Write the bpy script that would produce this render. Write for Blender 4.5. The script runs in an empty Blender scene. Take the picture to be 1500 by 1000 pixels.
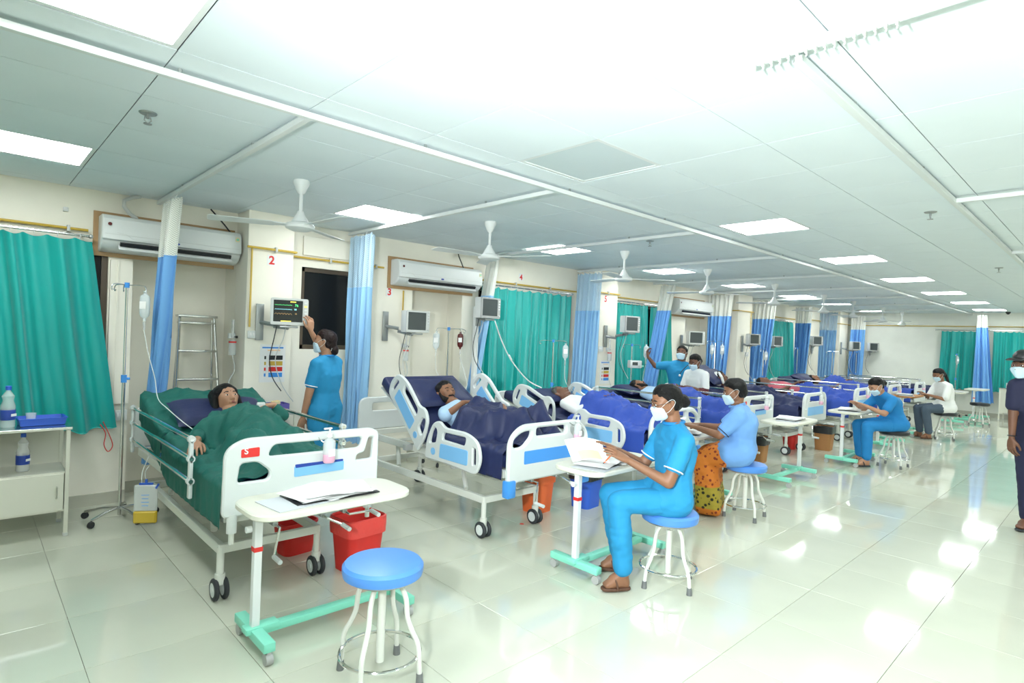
import bpy, bmesh, math, random
import numpy as np
from mathutils import Vector, Matrix, Euler, Quaternion
from mathutils.geometry import tessellate_polygon
random.seed(7); rng = np.random.default_rng(7)
PI = math.pi
SC = bpy.context.scene
COL = SC.collection
V = Vector

# ------------------------------------------------------------------ camera
CAMH = 1.55
yaw, pit, rol = 0.75629, -0.00743, 0.03905
fw = V((math.sin(yaw)*math.cos(pit), math.cos(yaw)*math.cos(pit), math.sin(pit)))
rt = V((math.cos(yaw), -math.sin(yaw), 0)); up = rt.cross(fw)
r2 = rt*math.cos(rol) + up*math.sin(rol); u2 = -rt*math.sin(rol) + up*math.cos(rol)
cd = bpy.data.cameras.new('camera'); cd.sensor_width = 36; cd.lens = 852.6/1500*36; cd.clip_start = .05; cd.clip_end = 100
cam = bpy.data.objects.new('camera', cd); COL.objects.link(cam)
cam.matrix_world = Matrix(((r2.x, u2.x, -fw.x, 0), (r2.y, u2.y, -fw.y, 0), (r2.z, u2.z, -fw.z, CAMH), (0, 0, 0, 1)))
SC.camera = cam
# ------------------------------------------------------------------ world, flash, exposure
PANEL = 15.5          # radiance of the lit ceiling panels
w = bpy.data.worlds.new('world'); SC.world = w; w.use_nodes = True
w.node_tree.nodes['Background'].inputs[0].default_value = (.02, .025, .03, 1)
w.node_tree.nodes['Background'].inputs[1].default_value = .3
fl = bpy.data.lights.new('flash', 'SPOT'); fl.energy = 700; fl.color = (.93, .98, 1); fl.spot_size = math.radians(150); fl.spot_blend = 1.0; fl.shadow_soft_size = .06
flo = bpy.data.objects.new('flash', fl); COL.objects.link(flo); flo.location = (-.35, .45, 1.72)
flo.rotation_euler = (V((3.2, .6, 2.636)) - flo.location).to_track_quat('-Z', 'Y').to_euler()
SC.view_settings.view_transform = 'Standard'; SC.view_settings.look = 'None'
SC.view_settings.gamma = 1; SC.view_settings.use_curve_mapping = False
SC.view_settings.exposure = 0.36

# ------------------------------------------------------------------ materials
MATS = {}
def mat(name, col, rough=.5, metal=0, spec=.5, noise=0, nscale=8, bump=0, bscale=40, trans=0, alpha=1, emit=0, sheen=0, coat=0, stretch=None):
    if name in MATS: return MATS[name]
    m = bpy.data.materials.new(name); m.use_nodes = True; MATS[name] = m
    nt = m.node_tree; b = nt.nodes['Principled BSDF']
    c = (*col, 1)
    b.inputs['Base Color'].default_value = c; b.inputs['Roughness'].default_value = rough
    b.inputs['Metallic'].default_value = metal; b.inputs['Specular IOR Level'].default_value = spec
    b.inputs['Transmission Weight'].default_value = trans; b.inputs['Alpha'].default_value = alpha
    b.inputs['Sheen Weight'].default_value = sheen; b.inputs['Coat Weight'].default_value = coat
    if emit:
        b.inputs['Emission Color'].default_value = c; b.inputs['Emission Strength'].default_value = emit
    if noise or bump:
        tc = nt.nodes.new('ShaderNodeTexCoord'); mp = nt.nodes.new('ShaderNodeMapping')
        nt.links.new(tc.outputs['Object'], mp.inputs['Vector'])
        if stretch: mp.inputs['Scale'].default_value = stretch
    if noise:
        n = nt.nodes.new('ShaderNodeTexNoise'); n.inputs['Scale'].default_value = nscale; n.inputs['Detail'].default_value = 4
        nt.links.new(mp.outputs[0], n.inputs['Vector'])
        r = nt.nodes.new('ShaderNodeValToRGB')
        r.color_ramp.elements[0].position = .3; r.color_ramp.elements[1].position = .7
        r.color_ramp.elements[0].color = (*[max(0, x*(1-noise)) for x in col], 1); r.color_ramp.elements[1].color = (*[min(1, x*(1+noise)) for x in col], 1)
        nt.links.new(n.outputs['Fac'], r.inputs['Fac']); nt.links.new(r.outputs[0], b.inputs['Base Color'])
    if bump:
        n2 = nt.nodes.new('ShaderNodeTexNoise'); n2.inputs['Scale'].default_value = bscale; n2.inputs['Detail'].default_value = 3
        nt.links.new(mp.outputs[0], n2.inputs['Vector'])
        bp = nt.nodes.new('ShaderNodeBump'); bp.inputs['Strength'].default_value = bump; bp.inputs['Distance'].default_value = .02
        nt.links.new(n2.outputs['Fac'], bp.inputs['Height']); nt.links.new(bp.outputs[0], b.inputs['Normal'])
    return m
mat('wall', (.89, .86, .75), .45, noise=.03, nscale=3)
mat('farwall', (.80, .82, .74), .5, noise=.03, nscale=3)
mat('ceil', (.73, .81, .84), .6, noise=.025, nscale=1.5)
mat('ceilgap', (.10, .12, .12), .8)
mat('dull', (.60, .68, .70), .4)
mat('grout', (.52, .52, .45), .6)
mat('floortile', (.60, .62, .51), .07, spec=.55, noise=.06, nscale=1.2, coat=.3)
mat('skirt', (.50, .50, .42), .25)
mat('panel', (.96, 1, .99), .4, emit=PANEL)
mat('white', (.74, .77, .76), .35)
mat('bedwhite', (.68, .72, .71), .32)
mat('cream', (.72, .72, .62), .35)
mat('frame', (.70, .72, .66), .35)
mat('steel', (.62, .63, .62), .22, metal=1)
mat('chrome', (.75, .76, .75), .1, metal=1)
mat('greysteel', (.38, .40, .40), .35, metal=.8)
mat('black', (.015, .016, .018), .4)
mat('rubber', (.03, .035, .04), .6)
mat('greyrubber', (.16, .17, .17), .6)
mat('greyplastic', (.42, .43, .42), .4)
mat('palegrey', (.60, .62, .60), .4)
mat('blueplastic', (.03, .12, .62), .35)
mat('bedblue', (.06, .30, .78), .35)
mat('skyblue', (.22, .52, .86), .4)
mat('darkblue', (.02, .06, .35), .4)
mat('mattressblue', (.025, .06, .42), .5, bump=.2, bscale=12)
mat('navy', (.012, .02, .085), .55, bump=.35, bscale=9)
mat('royal', (.025, .075, .42), .6, bump=.4, bscale=9)
mat('sheetgreen', (.004, .12, .095), .7, bump=.45, bscale=8)
mat('teal', (.0, .37, .34), .32, spec=.5, sheen=.25, bump=.12, bscale=60, stretch=(6, 6, .6))
mat('curtain_blue', (.16, .40, .78), .7, bump=.1, bscale=30)
mat('curtain_sky', (.30, .56, .84), .7, bump=.1, bscale=30)
mat('mint', (.24, .72, .55), .4)
mat('stoolblue', (.075, .25, .66), .34)
mat('stoolblack', (.014, .016, .02), .4)
mat('red', (.72, .03, .025), .45)
mat('orange', (.85, .16, .04), .45)
mat('bagred', (.85, .07, .06), .35, bump=.5, bscale=15)
mat('binblack', (.02, .022, .025), .3, bump=.5, bscale=15)
mat('paper', (.86, .87, .86), .6)
mat('papergrey', (.60, .63, .66), .6)
mat('paperyellow', (.86, .74, .42), .6)
mat('clear', (.93, .96, .96), .12, spec=.6, alpha=.32)
mat('clearbag', (.85, .90, .90), .18, alpha=.5)
mat('urine', (.72, .50, .05), .2, alpha=.92)
mat('pink', (.90, .50, .66), .2, alpha=.9)
mat('fluid', (.80, .88, .90), .2, alpha=.6)
mat('tubing', (.80, .84, .82), .3, alpha=.8)
mat('pipe', (.62, .42, .06), .35)
mat('wood', (.42, .26, .12), .5)
mat('windowframe', (.10, .075, .055), .3, metal=.4)
mat('nightglass', (.008, .010, .012), .25, spec=.2)
mat('screen', (.012, .018, .022), .1, spec=.7)
mat('screengrey', (.05, .065, .07), .15, spec=.7)
mat('trace_green', (.1, .9, .25), .5, emit=1.0)
mat('trace_yellow', (.9, .75, .1), .5, emit=.9)
mat('trace_cyan', (.3, .75, .85), .5, emit=.8)
mat('trace_orange', (.55, .32, .12), .5, emit=.6)
mat('cable', (.62, .64, .62), .5)
mat('cardboard', (.42, .20, .07), .7)
mat('bloodred', (.10, .008, .008), .3)

# curtain net: fine open mesh
def net(name, col):
    m = bpy.data.materials.new(name); m.use_nodes = True; MATS[name] = m
    nt = m.node_tree; b = nt.nodes['Principled BSDF']; b.inputs['Base Color'].default_value = (*col, 1); b.inputs['Roughness'].default_value = .8
    tc = nt.nodes.new('ShaderNodeTexCoord'); ck = nt.nodes.new('ShaderNodeTexChecker'); ck.inputs['Scale'].default_value = 60
    nt.links.new(tc.outputs['UV'], ck.inputs['Vector'])
    mr = nt.nodes.new('ShaderNodeMapRange'); mr.inputs['To Min'].default_value = .92; mr.inputs['To Max'].default_value = .6
    nt.links.new(ck.outputs['Fac'], mr.inputs['Value']); nt.links.new(mr.outputs[0], b.inputs['Alpha'])
net('net_white', (.82, .84, .78)); net('net_blue', (.50, .70, .86))

# ------------------------------------------------------------------ mesh helpers
class B:
    """collects faces of one mesh; build() links it as ONE object"""
    def __init__(s): s.v = []; s.f = []; s.mi = []; s.cur = 0
    def add(s, vs, fs):
        o = len(s.v); s.v += [tuple(p) for p in vs]; s.f += [tuple(i+o for i in f) for f in fs]; s.mi += [s.cur]*len(fs); return s
    def box(s, c, size, rot=None, ch=0):
        hx, hy, hz = [x/2 for x in size]; c = V(c)
        R = Euler(rot).to_matrix() if rot is not None and not isinstance(rot, Matrix) else rot
        if ch <= 0:
            vs = [V((x*hx, y*hy, z*hz)) for x in (-1, 1) for y in (-1, 1) for z in (-1, 1)]
            fs = [(0, 1, 3, 2), (4, 6, 7, 5), (0, 4, 5, 1), (2, 3, 7, 6), (0, 2, 6, 4), (1, 5, 7, 3)]
        else:
            bm = bmesh.new(); bmesh.ops.create_cube(bm, size=1)
            for q in bm.verts: q.co = V((q.co.x*size[0], q.co.y*size[1], q.co.z*size[2]))
            bmesh.ops.bevel(bm, geom=bm.edges[:], offset=ch, segments=2, affect='EDGES', profile=.5)
            bm.verts.index_update(); vs = [q.co.copy() for q in bm.verts]; fs = [[q.index for q in f.verts] for f in bm.faces]; bm.free()
        if R is not None: vs = [R @ p for p in vs]
        return s.add([p+c for p in vs], fs)
    def cyl(s, a, b, r0, r1=None, n=12, caps=True):
        a, b = V(a), V(b); r1 = r0 if r1 is None else r1; d = (b-a).normalized()
        x = d.orthogonal().normalized(); y = d.cross(x)
        vs = [a+(x*math.cos(2*PI*i/n)+y*math.sin(2*PI*i/n))*r0 for i in range(n)] + [b+(x*math.cos(2*PI*i/n)+y*math.sin(2*PI*i/n))*r1 for i in range(n)]
        fs = [(i, (i+1) % n, n+(i+1) % n, n+i) for i in range(n)]
        if caps: fs += [tuple(range(n-1, -1, -1)), tuple(range(n, 2*n))]
        return s.add(vs, fs)
    def tube(s, pts, r, n=8, closed=False):
        P = [V(p) for p in pts]; N = len(P); rr = r if isinstance(r, (list, tuple)) else [r]*N
        T = []
        for i in range(N):
            if closed: t = P[(i+1) % N]-P[i-1]
            else: t = P[min(i+1, N-1)]-P[max(i-1, 0)]
            T.append(t.normalized())
        x = T[0].orthogonal().normalized(); vs = []
        for i in range(N):
            x = (x - T[i]*x.dot(T[i])); x = x.normalized() if x.length > 1e-6 else T[i].orthogonal().normalized(); y = T[i].cross(x)
            vs += [P[i]+(x*math.cos(2*PI*k/n)+y*math.sin(2*PI*k/n))*rr[i] for k in range(n)]
        fs = []
        for i in range(N if closed else N-1):
            j = (i+1) % N
            fs += [(i*n+k, i*n+(k+1) % n, j*n+(k+1) % n, j*n+k) for k in range(n)]
        if not closed: fs += [tuple(range(n-1, -1, -1)), tuple(range((N-1)*n, N*n))]
        return s.add(vs, fs)
    def lathe(s, prof, c=(0, 0, 0), n=24, axis='z'):
        c = V(c); vs = []; m = len(prof)
        for i in range(n):
            a = 2*PI*i/n
            for (r, h) in prof:
                p = V((r*math.cos(a), r*math.sin(a), h))
                if axis == 'x': p = V((p.z, p.x, p.y))
                if axis == 'y': p = V((p.x, p.z, p.y))
                vs.append(c+p)
        fs = [(i*m+k, ((i+1) % n)*m+k, ((i+1) % n)*m+k+1, i*m+k+1) for i in range(n) for k in range(m-1)]
        return s.add(vs, fs)
    def ell(s, c, r, n=12, m=8, rot=None):
        c = V(c); vs = []; R = rot
        for j in range(m+1):
            t = PI*j/m
            for i in range(n):
                a = 2*PI*i/n
                p = V((r[0]*math.sin(t)*math.cos(a), r[1]*math.sin(t)*math.sin(a), r[2]*math.cos(t)))
                vs.append(c+(R @ p if R is not None else p))
        fs = [(j*n+i, j*n+(i+1) % n, (j+1)*n+(i+1) % n, (j+1)*n+i) for j in range(m) for i in range(n)]
        return s.add(vs, fs)
    def plate(s, outer, holes=(), t=.02, ch=.004, M=None):
        """flat plate in local xz-plane (x along, y=thickness, z up), with holes and chamfered rims"""
        def off(poly, d):
            n = len(poly); out = []
            for i in range(n):
                a, b, c = V(poly[i-1]), V(poly[i]), V(poly[(i+1) % n])
                e1 = (b-a).normalized() if (b-a).length > 1e-9 else V((1, 0)); e2 = (c-b).normalized() if (c-b).length > 1e-9 else e1
                nn = V((-e1.y, e1.x))+V((-e2.y, e2.x)); nn = nn.normalized() if nn.length > 1e-6 else V((-e1.y, e1.x))
                out.append(b+nn*d)
            return out
        def area(p): return sum(p[i-1][0]*p[i][1]-p[i][0]*p[i-1][1] for i in range(len(p)))/2
        polys = [outer if area(outer) > 0 else outer[::-1]] + [h if area(h) < 0 else h[::-1] for h in holes]
        ins = [off(p, ch) for p in polys]
        tri = tessellate_polygon([[V((q[0], q[1], 0)) for q in p] for p in ins])
        flat = [q for p in ins for q in p]; N = len(flat)
        mid = [V(q) for p in polys for q in p]
        L = [(flat, -t/2), (mid, -t/2+ch), (mid, t/2-ch), (flat, t/2)]
        vs = [V((q[0], y, q[1])) for pts, y in L for q in pts]
        fs = [tuple(a) for a in tri] + [tuple(N*3+i for i in reversed(a)) for a in tri]
        o = 0
        for p in polys:
            n = len(p)
            for lay in range(3):
                for i in range(n):
                    j = (i+1) % n
                    fs.append((lay*N+o+i, lay*N+o+j, (lay+1)*N+o+j, (lay+1)*N+o+i))
            o += n
        if M is not None: vs = [M @ p for p in vs]
        return s.add(vs, fs)
    def grid(s, fn, nu, nv, flip=False):
        vs = [fn(i/nu, j/nv) for j in range(nv+1) for i in range(nu+1)]
        w_ = nu+1
        fs = [(j*w_+i, j*w_+i+1, (j+1)*w_+i+1, (j+1)*w_+i) for j in range(nv) for i in range(nu)]
        if flip: fs = [f[::-1] for f in fs]
        return s.add(vs, fs)
    def mesh(s, name, m, smooth=True, ang=35):
        me = bpy.data.meshes.new(name); me.from_pydata(s.v, [], s.f)
        for x in (m if isinstance(m, (list, tuple)) else [m]): me.materials.append(MATS[x])
        if any(s.mi): me.polygons.foreach_set('material_index', s.mi)
        bm = bmesh.new(); bm.from_mesh(me); bmesh.ops.recalc_face_normals(bm, faces=bm.faces[:]); bm.to_mesh(me); bm.free()
        if smooth:
            me.polygons.foreach_set('use_smooth', [True]*len(me.polygons)); me.set_sharp_from_angle(angle=math.radians(ang))
        return me
    def build(s, name, m, parent=None, **k):
        return link(name, s.mesh(name, m, **k), parent)
def link(name, me, parent=None):
    o = bpy.data.objects.new(name, me); COL.objects.link(o)
    if parent is not None: o.parent = parent
    return o
def tag(o, label=None, cat=None, group=None, kind=None):
    if label: o['label'] = label
    if cat: o['category'] = cat
    if group: o['group'] = group
    if kind: o['kind'] = kind
    return o
def thing(name, label, cat, loc=(0, 0, 0), rz=0, group=None):
    o = bpy.data.objects.new(name, None); COL.objects.link(o); o.empty_display_size = .1
    o.location = loc; o.rotation_euler = (0, 0, rz)
    return tag(o, label, cat, group)
def copy_tree(o, label=None, loc=None, rz=None, parent=None):
    c = o.copy(); COL.objects.link(c)
    if parent is not None: c.parent = parent
    if label: c['label'] = label
    if loc is not None: c.location = loc
    if rz is not None: c.rotation_euler = (0, 0, rz)
    for ch in list(o.children): copy_tree(ch, parent=c)
    return c
def rnd(pts, r, n=5):
    """round the corners of a closed 2-D polygon"""
    out = []; N = len(pts)
    for i in range(N):
        a, b, c = V(pts[i-1][:2]), V(pts[i][:2]), V(pts[(i+1) % N][:2]); rr = pts[i][2] if len(pts[i]) > 2 else r
        e1 = a-b; e2 = c-b; d = min(rr, e1.length*.48, e2.length*.48)
        p0 = b+e1.normalized()*d; p1 = b+e2.normalized()*d
        for k in range(n+1):
            t = k/n; out.append(tuple(p0*(1-t)**2+b*2*t*(1-t)+p1*t*t))
    return out
def text_mesh(txt, size, m, bold=0, extr=.0006):
    cu = bpy.data.curves.new('t', 'FONT'); cu.body = txt; cu.size = size; cu.align_x = 'CENTER'; cu.align_y = 'CENTER'; cu.extrude = extr; cu.offset = bold
    o = bpy.data.objects.new('t', cu); me = bpy.data.meshes.new_from_object(o); bpy.data.objects.remove(o)
    me.materials.clear(); me.materials.append(MATS[m]); return me
def text(name, txt, size, m, parent, loc, rot=(PI/2, 0, 0), bold=0):
    o = link(name, text_mesh(txt, size, m, bold), parent); o.location = loc; o.rotation_euler = rot; return o
def uv_grid(o, nu, nv, su=1, sv=1):
    me = o.data; uv = me.uv_layers.new(name='UVMap'); w_ = nu+1
    for l in me.loops:
        i = l.vertex_index; uv.data[l.index].uv = ((i % w_)/nu*su, (i//w_)/nv*sv)

# ------------------------------------------------------------------ room shell
HC = 2.636; W = 5.93; XF = 19.0; XN = -2.6; YR = -4.4; PW = 5.62
# floor
fb = B(); fb.box(((XN+XF)/2, (YR+W+.4)/2, -.055), (XF-XN+.6, W-YR+1.0, .09))
floor = tag(fb.build('floor', 'grout', smooth=False), kind='structure')
tb = B(); T = .595; tb.box((0, 0, -.0075), (T-.0025, T-.0025, .015), ch=.0012); tile_me = tb.mesh('tile', 'floortile', smooth=False)
cells = []
for i in range(-6, 32):
    for j in range(-10, 10):
        x, y = .43+T*(i+.5), .76+T*(j+.5)
        if x-T/2 < XF and y-T/2 < W+.2 and x+T/2 > XN and y+T/2 > YR: cells.append((x, y))
def seen(x, y):
    d = V((x, y, 0))-V((0, 0, CAMH)); z = d.dot(fw)
    if z < .8: return 1e9
    px, py = 750+852.6*d.dot(r2)/z, 500-852.6*d.dot(u2)/z
    return z if (-260 < px < 1760 and py < 1260) else 1e6+z
cells.sort(key=lambda c: seen(*c))
rest = B()
for k, (x, y) in enumerate(cells):
    if k < 290 and seen(x, y) < 1e5: o = link('tile', tile_me, floor); o.location = (x, y, 0)
    else: rest.box((x, y, -.0075), (T-.0025, T-.0025, .015))
tag(rest.build('tile_field', 'floortile', floor, smooth=False), kind='stuff')
# ceiling
cb = B(); cb.box(((XN+XF)/2, (YR+W+.4)/2, HC+.07), (XF-XN+.6, W-YR+1.0, .1))
ceiling = tag(cb.build('ceiling', 'ceilgap', smooth=False), kind='structure')
PX, PY = .625, .63
tb = B(); tb.box((0, 0, .003), (PX-.005, PY-.005, .006)); ctile = tb.mesh('ceiling_tile', 'ceil', smooth=False)
LIT = {}
for k in (0, 4, 8, 12, 16, 20, 24, 28):
    for j in (0, 4, -4, -8): LIT[(k, j)] = 'dull' if (k, j) == (4, 0) else 'lit'
cells = []
for k in range(-5, 31):
    for j in range(-11, 7):
        x, y = -.03+PX*(k+.5), 2.0+PY*(j+.5)
        if (k, j) in LIT or x-PX/2 > XF or y-PY/2 > W: continue
        d = V((x, y, HC-CAMH)); z = d.dot(fw)
        px, py = (750+852.6*d.dot(r2)/z, 500-852.6*d.dot(u2)/z) if z > .5 else (9e9, 0)
        vis = z > .5 and -300 < px < 1800 and py > -400
        cells.append((z if vis else 1e6+abs(z), x, y, vis))
cells.sort(); rest = B()
for n, (z, x, y, vis) in enumerate(cells):
    if n < 290 and vis: o = link('ceiling_tile', ctile, ceiling); o.location = (x, y, HC)
    else: rest.box((x, y, HC+.003), (PX-.005, PY-.005, .006))
tag(rest.build('ceiling_tile_field', 'ceil', ceiling, smooth=False), kind='stuff')
# light panels
fr = B(); fr.plate([(-PX/2+.002, -PY/2+.002), (PX/2-.002, -PY/2+.002), (PX/2-.002, PY/2-.002), (-PX/2+.002, PY/2-.002)], [[(-.285, -.285), (.285, -.285), (.285, .285), (-.285, .285)]], t=.02, ch=.002, M=Matrix.Rotation(PI/2, 4, 'X'))
frame_me = fr.mesh('trim', 'white', smooth=False)
df = B(); df.box((0, 0, .003), (.572, .572, .004)); diff_me = df.mesh('diffuser', 'panel', smooth=False); dull_me = df.mesh('diffuser', 'dull', smooth=False)
ROWN = {0: 'second row from the window wall', 4: 'row along the window wall', -4: 'row to the right of the camera', -8: 'row by the opposite wall'}
ORD = ['first', 'second', 'third', 'fourth', 'fifth', 'sixth', 'seventh', 'eighth', 'ninth', 'tenth']
KS = [0, 4, 8, 12, 16, 20, 24, 28]
for (k, j), st in LIT.items():
    lab = f'square flush {"lit" if st == "lit" else "unlit grey"} ceiling panel, {ORD[KS.index(k)]} of the {ROWN[j]}'
    t = thing('ceiling_light', lab, 'ceiling light', (-.03+PX*(k+.5), 2.0+PY*(j+.5), HC+.004), 0, 'square ceiling panels')
    link('trim', frame_me, t).location.z = .008
    link('diffuser', diff_me if st == 'lit' else dull_me, t)
# walls
wb = B()
# (x0, x1, z0, z1, recess)
OPEN = [(-2.3, .88, .70, 2.2, 0), (1.05, 1.9, 0, 2.2, 1), (2.55, 3.3, 1.34, 2.2, 0), (3.92, 4.68, 0, 2.2, 1), (4.95, 6.75, .75, 2.2, 0), (7.75, 9.5, .75, 2.2, 0), (10.2, 11.3, 0, 2.2, 1), (13.3, 15.2, .75, 2.2, 0)]
x = XN
def wseg(x0, x1, z0, z1, y0=W, y1=W+.4):
    if x1-x0 > .001 and z1-z0 > .001: wb.box(((x0+x1)/2, (y0+y1)/2, (z0+z1)/2), (x1-x0, y1-y0, z1-z0))
for (x0, x1, z0, z1, rec) in OPEN:
    wseg(x, x0, 0, HC+.02); wseg(x0, x1, 0, z0); wseg(x0, x1, z1, HC+.02)
    wseg(x0, x1, z0, z1, W+.3, W+.4); x = x1
wseg(x, XF, 0, HC+.02)
wall_left = tag(wb.build('wall_left', 'wall', smooth=False), kind='structure')
PILL = [(1.9, 2.33), (6.98, 7.58), (11.75, 12.4), (15.75, 16.4), (18.0, 18.7)]
for x0, x1 in PILL:
    p = B(); p.box(((x0+x1)/2, (PW+W)/2-.001, HC/2), (x1-x0, W-PW, HC), ch=.004); p.build('pillar', 'wall', wall_left, smooth=False)
p = B(); p.box((.97, W-.02, 1.46), (.16, .04, 1.22), ch=.003); p.box((.945, W-.045, 1.46), (.012, .012, 1.22)); p.build('jamb_panel', 'wall', wall_left, smooth=False)
b = B(); b.box((XF+.1, (YR+W)/2, HC/2), (.2, W-YR+.8, HC+.04)); wall_far = tag(b.build('wall_far', 'farwall', smooth=False), kind='structure')
b = B(); b.box((XN-.1, (YR+W)/2, HC/2), (.2, W-YR+.8, HC+.04)); tag(b.build('wall_near', 'wall', smooth=False), kind='structure')
b = B(); b.box(((XN+XF)/2, YR-.1, HC/2), (XF-XN+.4, .2, HC+.04)); tag(b.build('wall_right', 'wall', smooth=False), kind='structure')
# skirting
b = B()
segs = [(XN, 1.05), (2.33, 3.92), (4.68, 6.98), (7.58, 10.2), (11.3, 11.75), (12.4, 15.75), (16.4, 18), (18.7, XF)]
for x0, x1 in segs: b.box(((x0+x1)/2, W-.006, .05), (x1-x0, .012, .1))
for x0, x1 in PILL: b.box(((x0+x1)/2, PW-.006, .05), (x1-x0+.02, .012, .1)); b.box((x0-.006, (PW+W)/2, .05), (.012, W-PW, .1))
for x0, x1 in ((1.05, 1.9), (3.92, 4.68), (10.2, 11.3)): b.box(((x0+x1)/2, W+.294, .05), (x1-x0, .012, .1))
tag(b.build('baseboard_left', 'skirt', smooth=False), kind='structure')
b = B(); b.box((XF-.006, (YR+W)/2, .05), (.012, W-YR, .1)); tag(b.build('baseboard_far', 'skirt', smooth=False), kind='structure')
# windows
def window(n, x0, x1, z0, z1, panes):
    b = B(); t = .045
    for z in (z0+t/2, z1-t/2): b.box(((x0+x1)/2, W+.06, z), (x1-x0, .06, t))
    for xx in (x0+t/2, x1-t/2): b.box((xx, W+.06, (z0+z1)/2), (t, .06, z1-z0))
    for k in range(1, panes): b.box((x0+(x1-x0)*k/panes, W+.06, (z0+z1)/2), (t, .07, z1-z0))
    o = tag(b.build(f'window_{n}', 'windowframe', smooth=False), kind='structure')
    for k in range(panes):
        a0 = x0+(x1-x0)*k/panes; a1 = x0+(x1-x0)*(k+1)/panes
        g = B(); g.box(((a0+a1)/2, W+.06, (z0+z1)/2), (a1-a0-.02, .008, z1-z0-.02)); g.build('pane', 'nightglass', o, smooth=False)
window(1, -2.3, .88, .70, 2.2, 3); window(2, 2.55, 3.3, 1.34, 2.2, 1); window(3, 4.95, 6.75, .75, 2.2, 2); window(4, 7.75, 9.5, .75, 2.2, 2); window(5, 13.3, 15.2, .75, 2.2, 2)
b = B(); b.box((2.92, W-.012, 2.42), (.74, .024, .2), ch=.004); tag(b.build('trim_1', 'wall', smooth=False), kind='structure')
# yellow gas pipe following wall and pillars
PZ = 2.29
q = W-.03; k_ = PW-.03
def round_pillar(n): x0, x1 = PILL[n]; return [(x0-.015, q, PZ), (x0-.015, k_, PZ), (x1+.015, k_, PZ), (x1+.015, q, PZ)]
runs = [[(XN+.02, q, PZ), (.73, q, PZ)], round_pillar(0)[1:]+[(3.5, q, PZ)], [(4.93, q, PZ)]+round_pillar(1)+[(9.5, q, PZ)], [(11.0, q, PZ)]+round_pillar(2)+round_pillar(3)+round_pillar(4)+[(XF-.06, q, PZ)]]
t = thing('gas_pipe', 'thin yellow medical gas pipe along the far end wall', 'pipe', (0, 0, 0), 0, 'gas pipes')
b = B(); b.tube([(XF-.03, W-.08, PZ), (XF-.03, YR+.05, PZ)], .011, 8); b.build('main_run', 'pipe', t)
t = thing('gas_pipe', 'thin yellow medical gas pipe along the window wall above the curtains', 'pipe', (0, 0, 0), 0, 'gas pipes')
for pts in runs: b = B(); b.tube(pts, .011, 8); b.build('main_run', 'pipe', t)
for xx in (.08, .6, 2.15, 2.85, 3.4, 5.6, 6.3, 7.3, 9.2):
    y = PW if any(a <= xx <= c for a, c in PILL) else W
    b = B(); b.box((xx, y-.0225, PZ), (.022, .042, .05), ch=.004); b.build('clamp', 'palegrey', t)
for xx, y, z0 in ((1.93, PW, 1.55), (3.78, W, 1.7), (7.08, PW, 1.47), (12.32, PW, 1.5)):
    b = B(); b.tube([(xx, y-.02, 2.05 if xx == 3.78 else PZ), (xx, y-.02, z0)], .009, 8); b.build('drop', 'pipe', t)

# ------------------------------------------------------------------ ceiling tracks, fans, sprinklers
TZ = HC-.035
def track(label, pts, group='ceiling curtain tracks'):
    t = thing('curtain_track', label, 'curtain track', (0, 0, 0), 0, group)
    b = B()
    for a, c in zip(pts[:-1], pts[1:]):
        a, c = V(a), V(c); d = c-a; L = d.length; ang = math.atan2(d.y, d.x)
        b.box((a+c)/2, (L+.03, .034, .03), rot=(0, 0, ang), ch=.003)
    b.build('rail', 'bedwhite', t, smooth=False)
    for a, c in zip(pts[:-1], pts[1:]):
        a, c = V(a), V(c); n = max(1, int((c-a).length/1.2))
        for k in range(n):
            p = a+(c-a)*((k+.5)/n)
            b = B(); b.cyl((p.x, p.y, p.z+.014), (p.x, p.y, HC), .009, n=8); b.build('hanger', 'steel', t)
    return t
TX = [1.22, 3.04, 5.0, 6.88, 8.95, 10.96, 12.97, 15.0, 17.0]
MY = 2.81
track('long white ceiling curtain track running the length of the ward', [(XN+.1, MY, TZ), (XF-.1, MY, TZ)])
for i, tx in enumerate(TX):
    track(f'{ORD[i]} white cross track over the beds, counted from the front', [(tx, MY+.03, TZ), (tx, W-.08, TZ)])
track('white curtain track over the right aisle with bare hooks', [(2.2, .86, TZ), (9.6, .86, TZ)])
for i, tx in enumerate((4.93, 7.7)): track(f'white cross track branching right from the aisle track, {"nearer" if i == 0 else "farther"} one', [(tx, .83, TZ), (tx, YR+.3, TZ)])
t = track('short white track stub lined with small plastic gliders, top right', [(2.1, 1.0, TZ), (2.1, -2.0, TZ)])
for k in range(16):
    b = B(); y = .98-k*.03; b.box((2.1, y, TZ-.022), (.012, .007, .016)); b.tube([(2.1, y, TZ-.028), (2.106, y, TZ-.034), (2.1, y, TZ-.038)], .003, 5); b.build('glider', 'palegrey', t)
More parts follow.
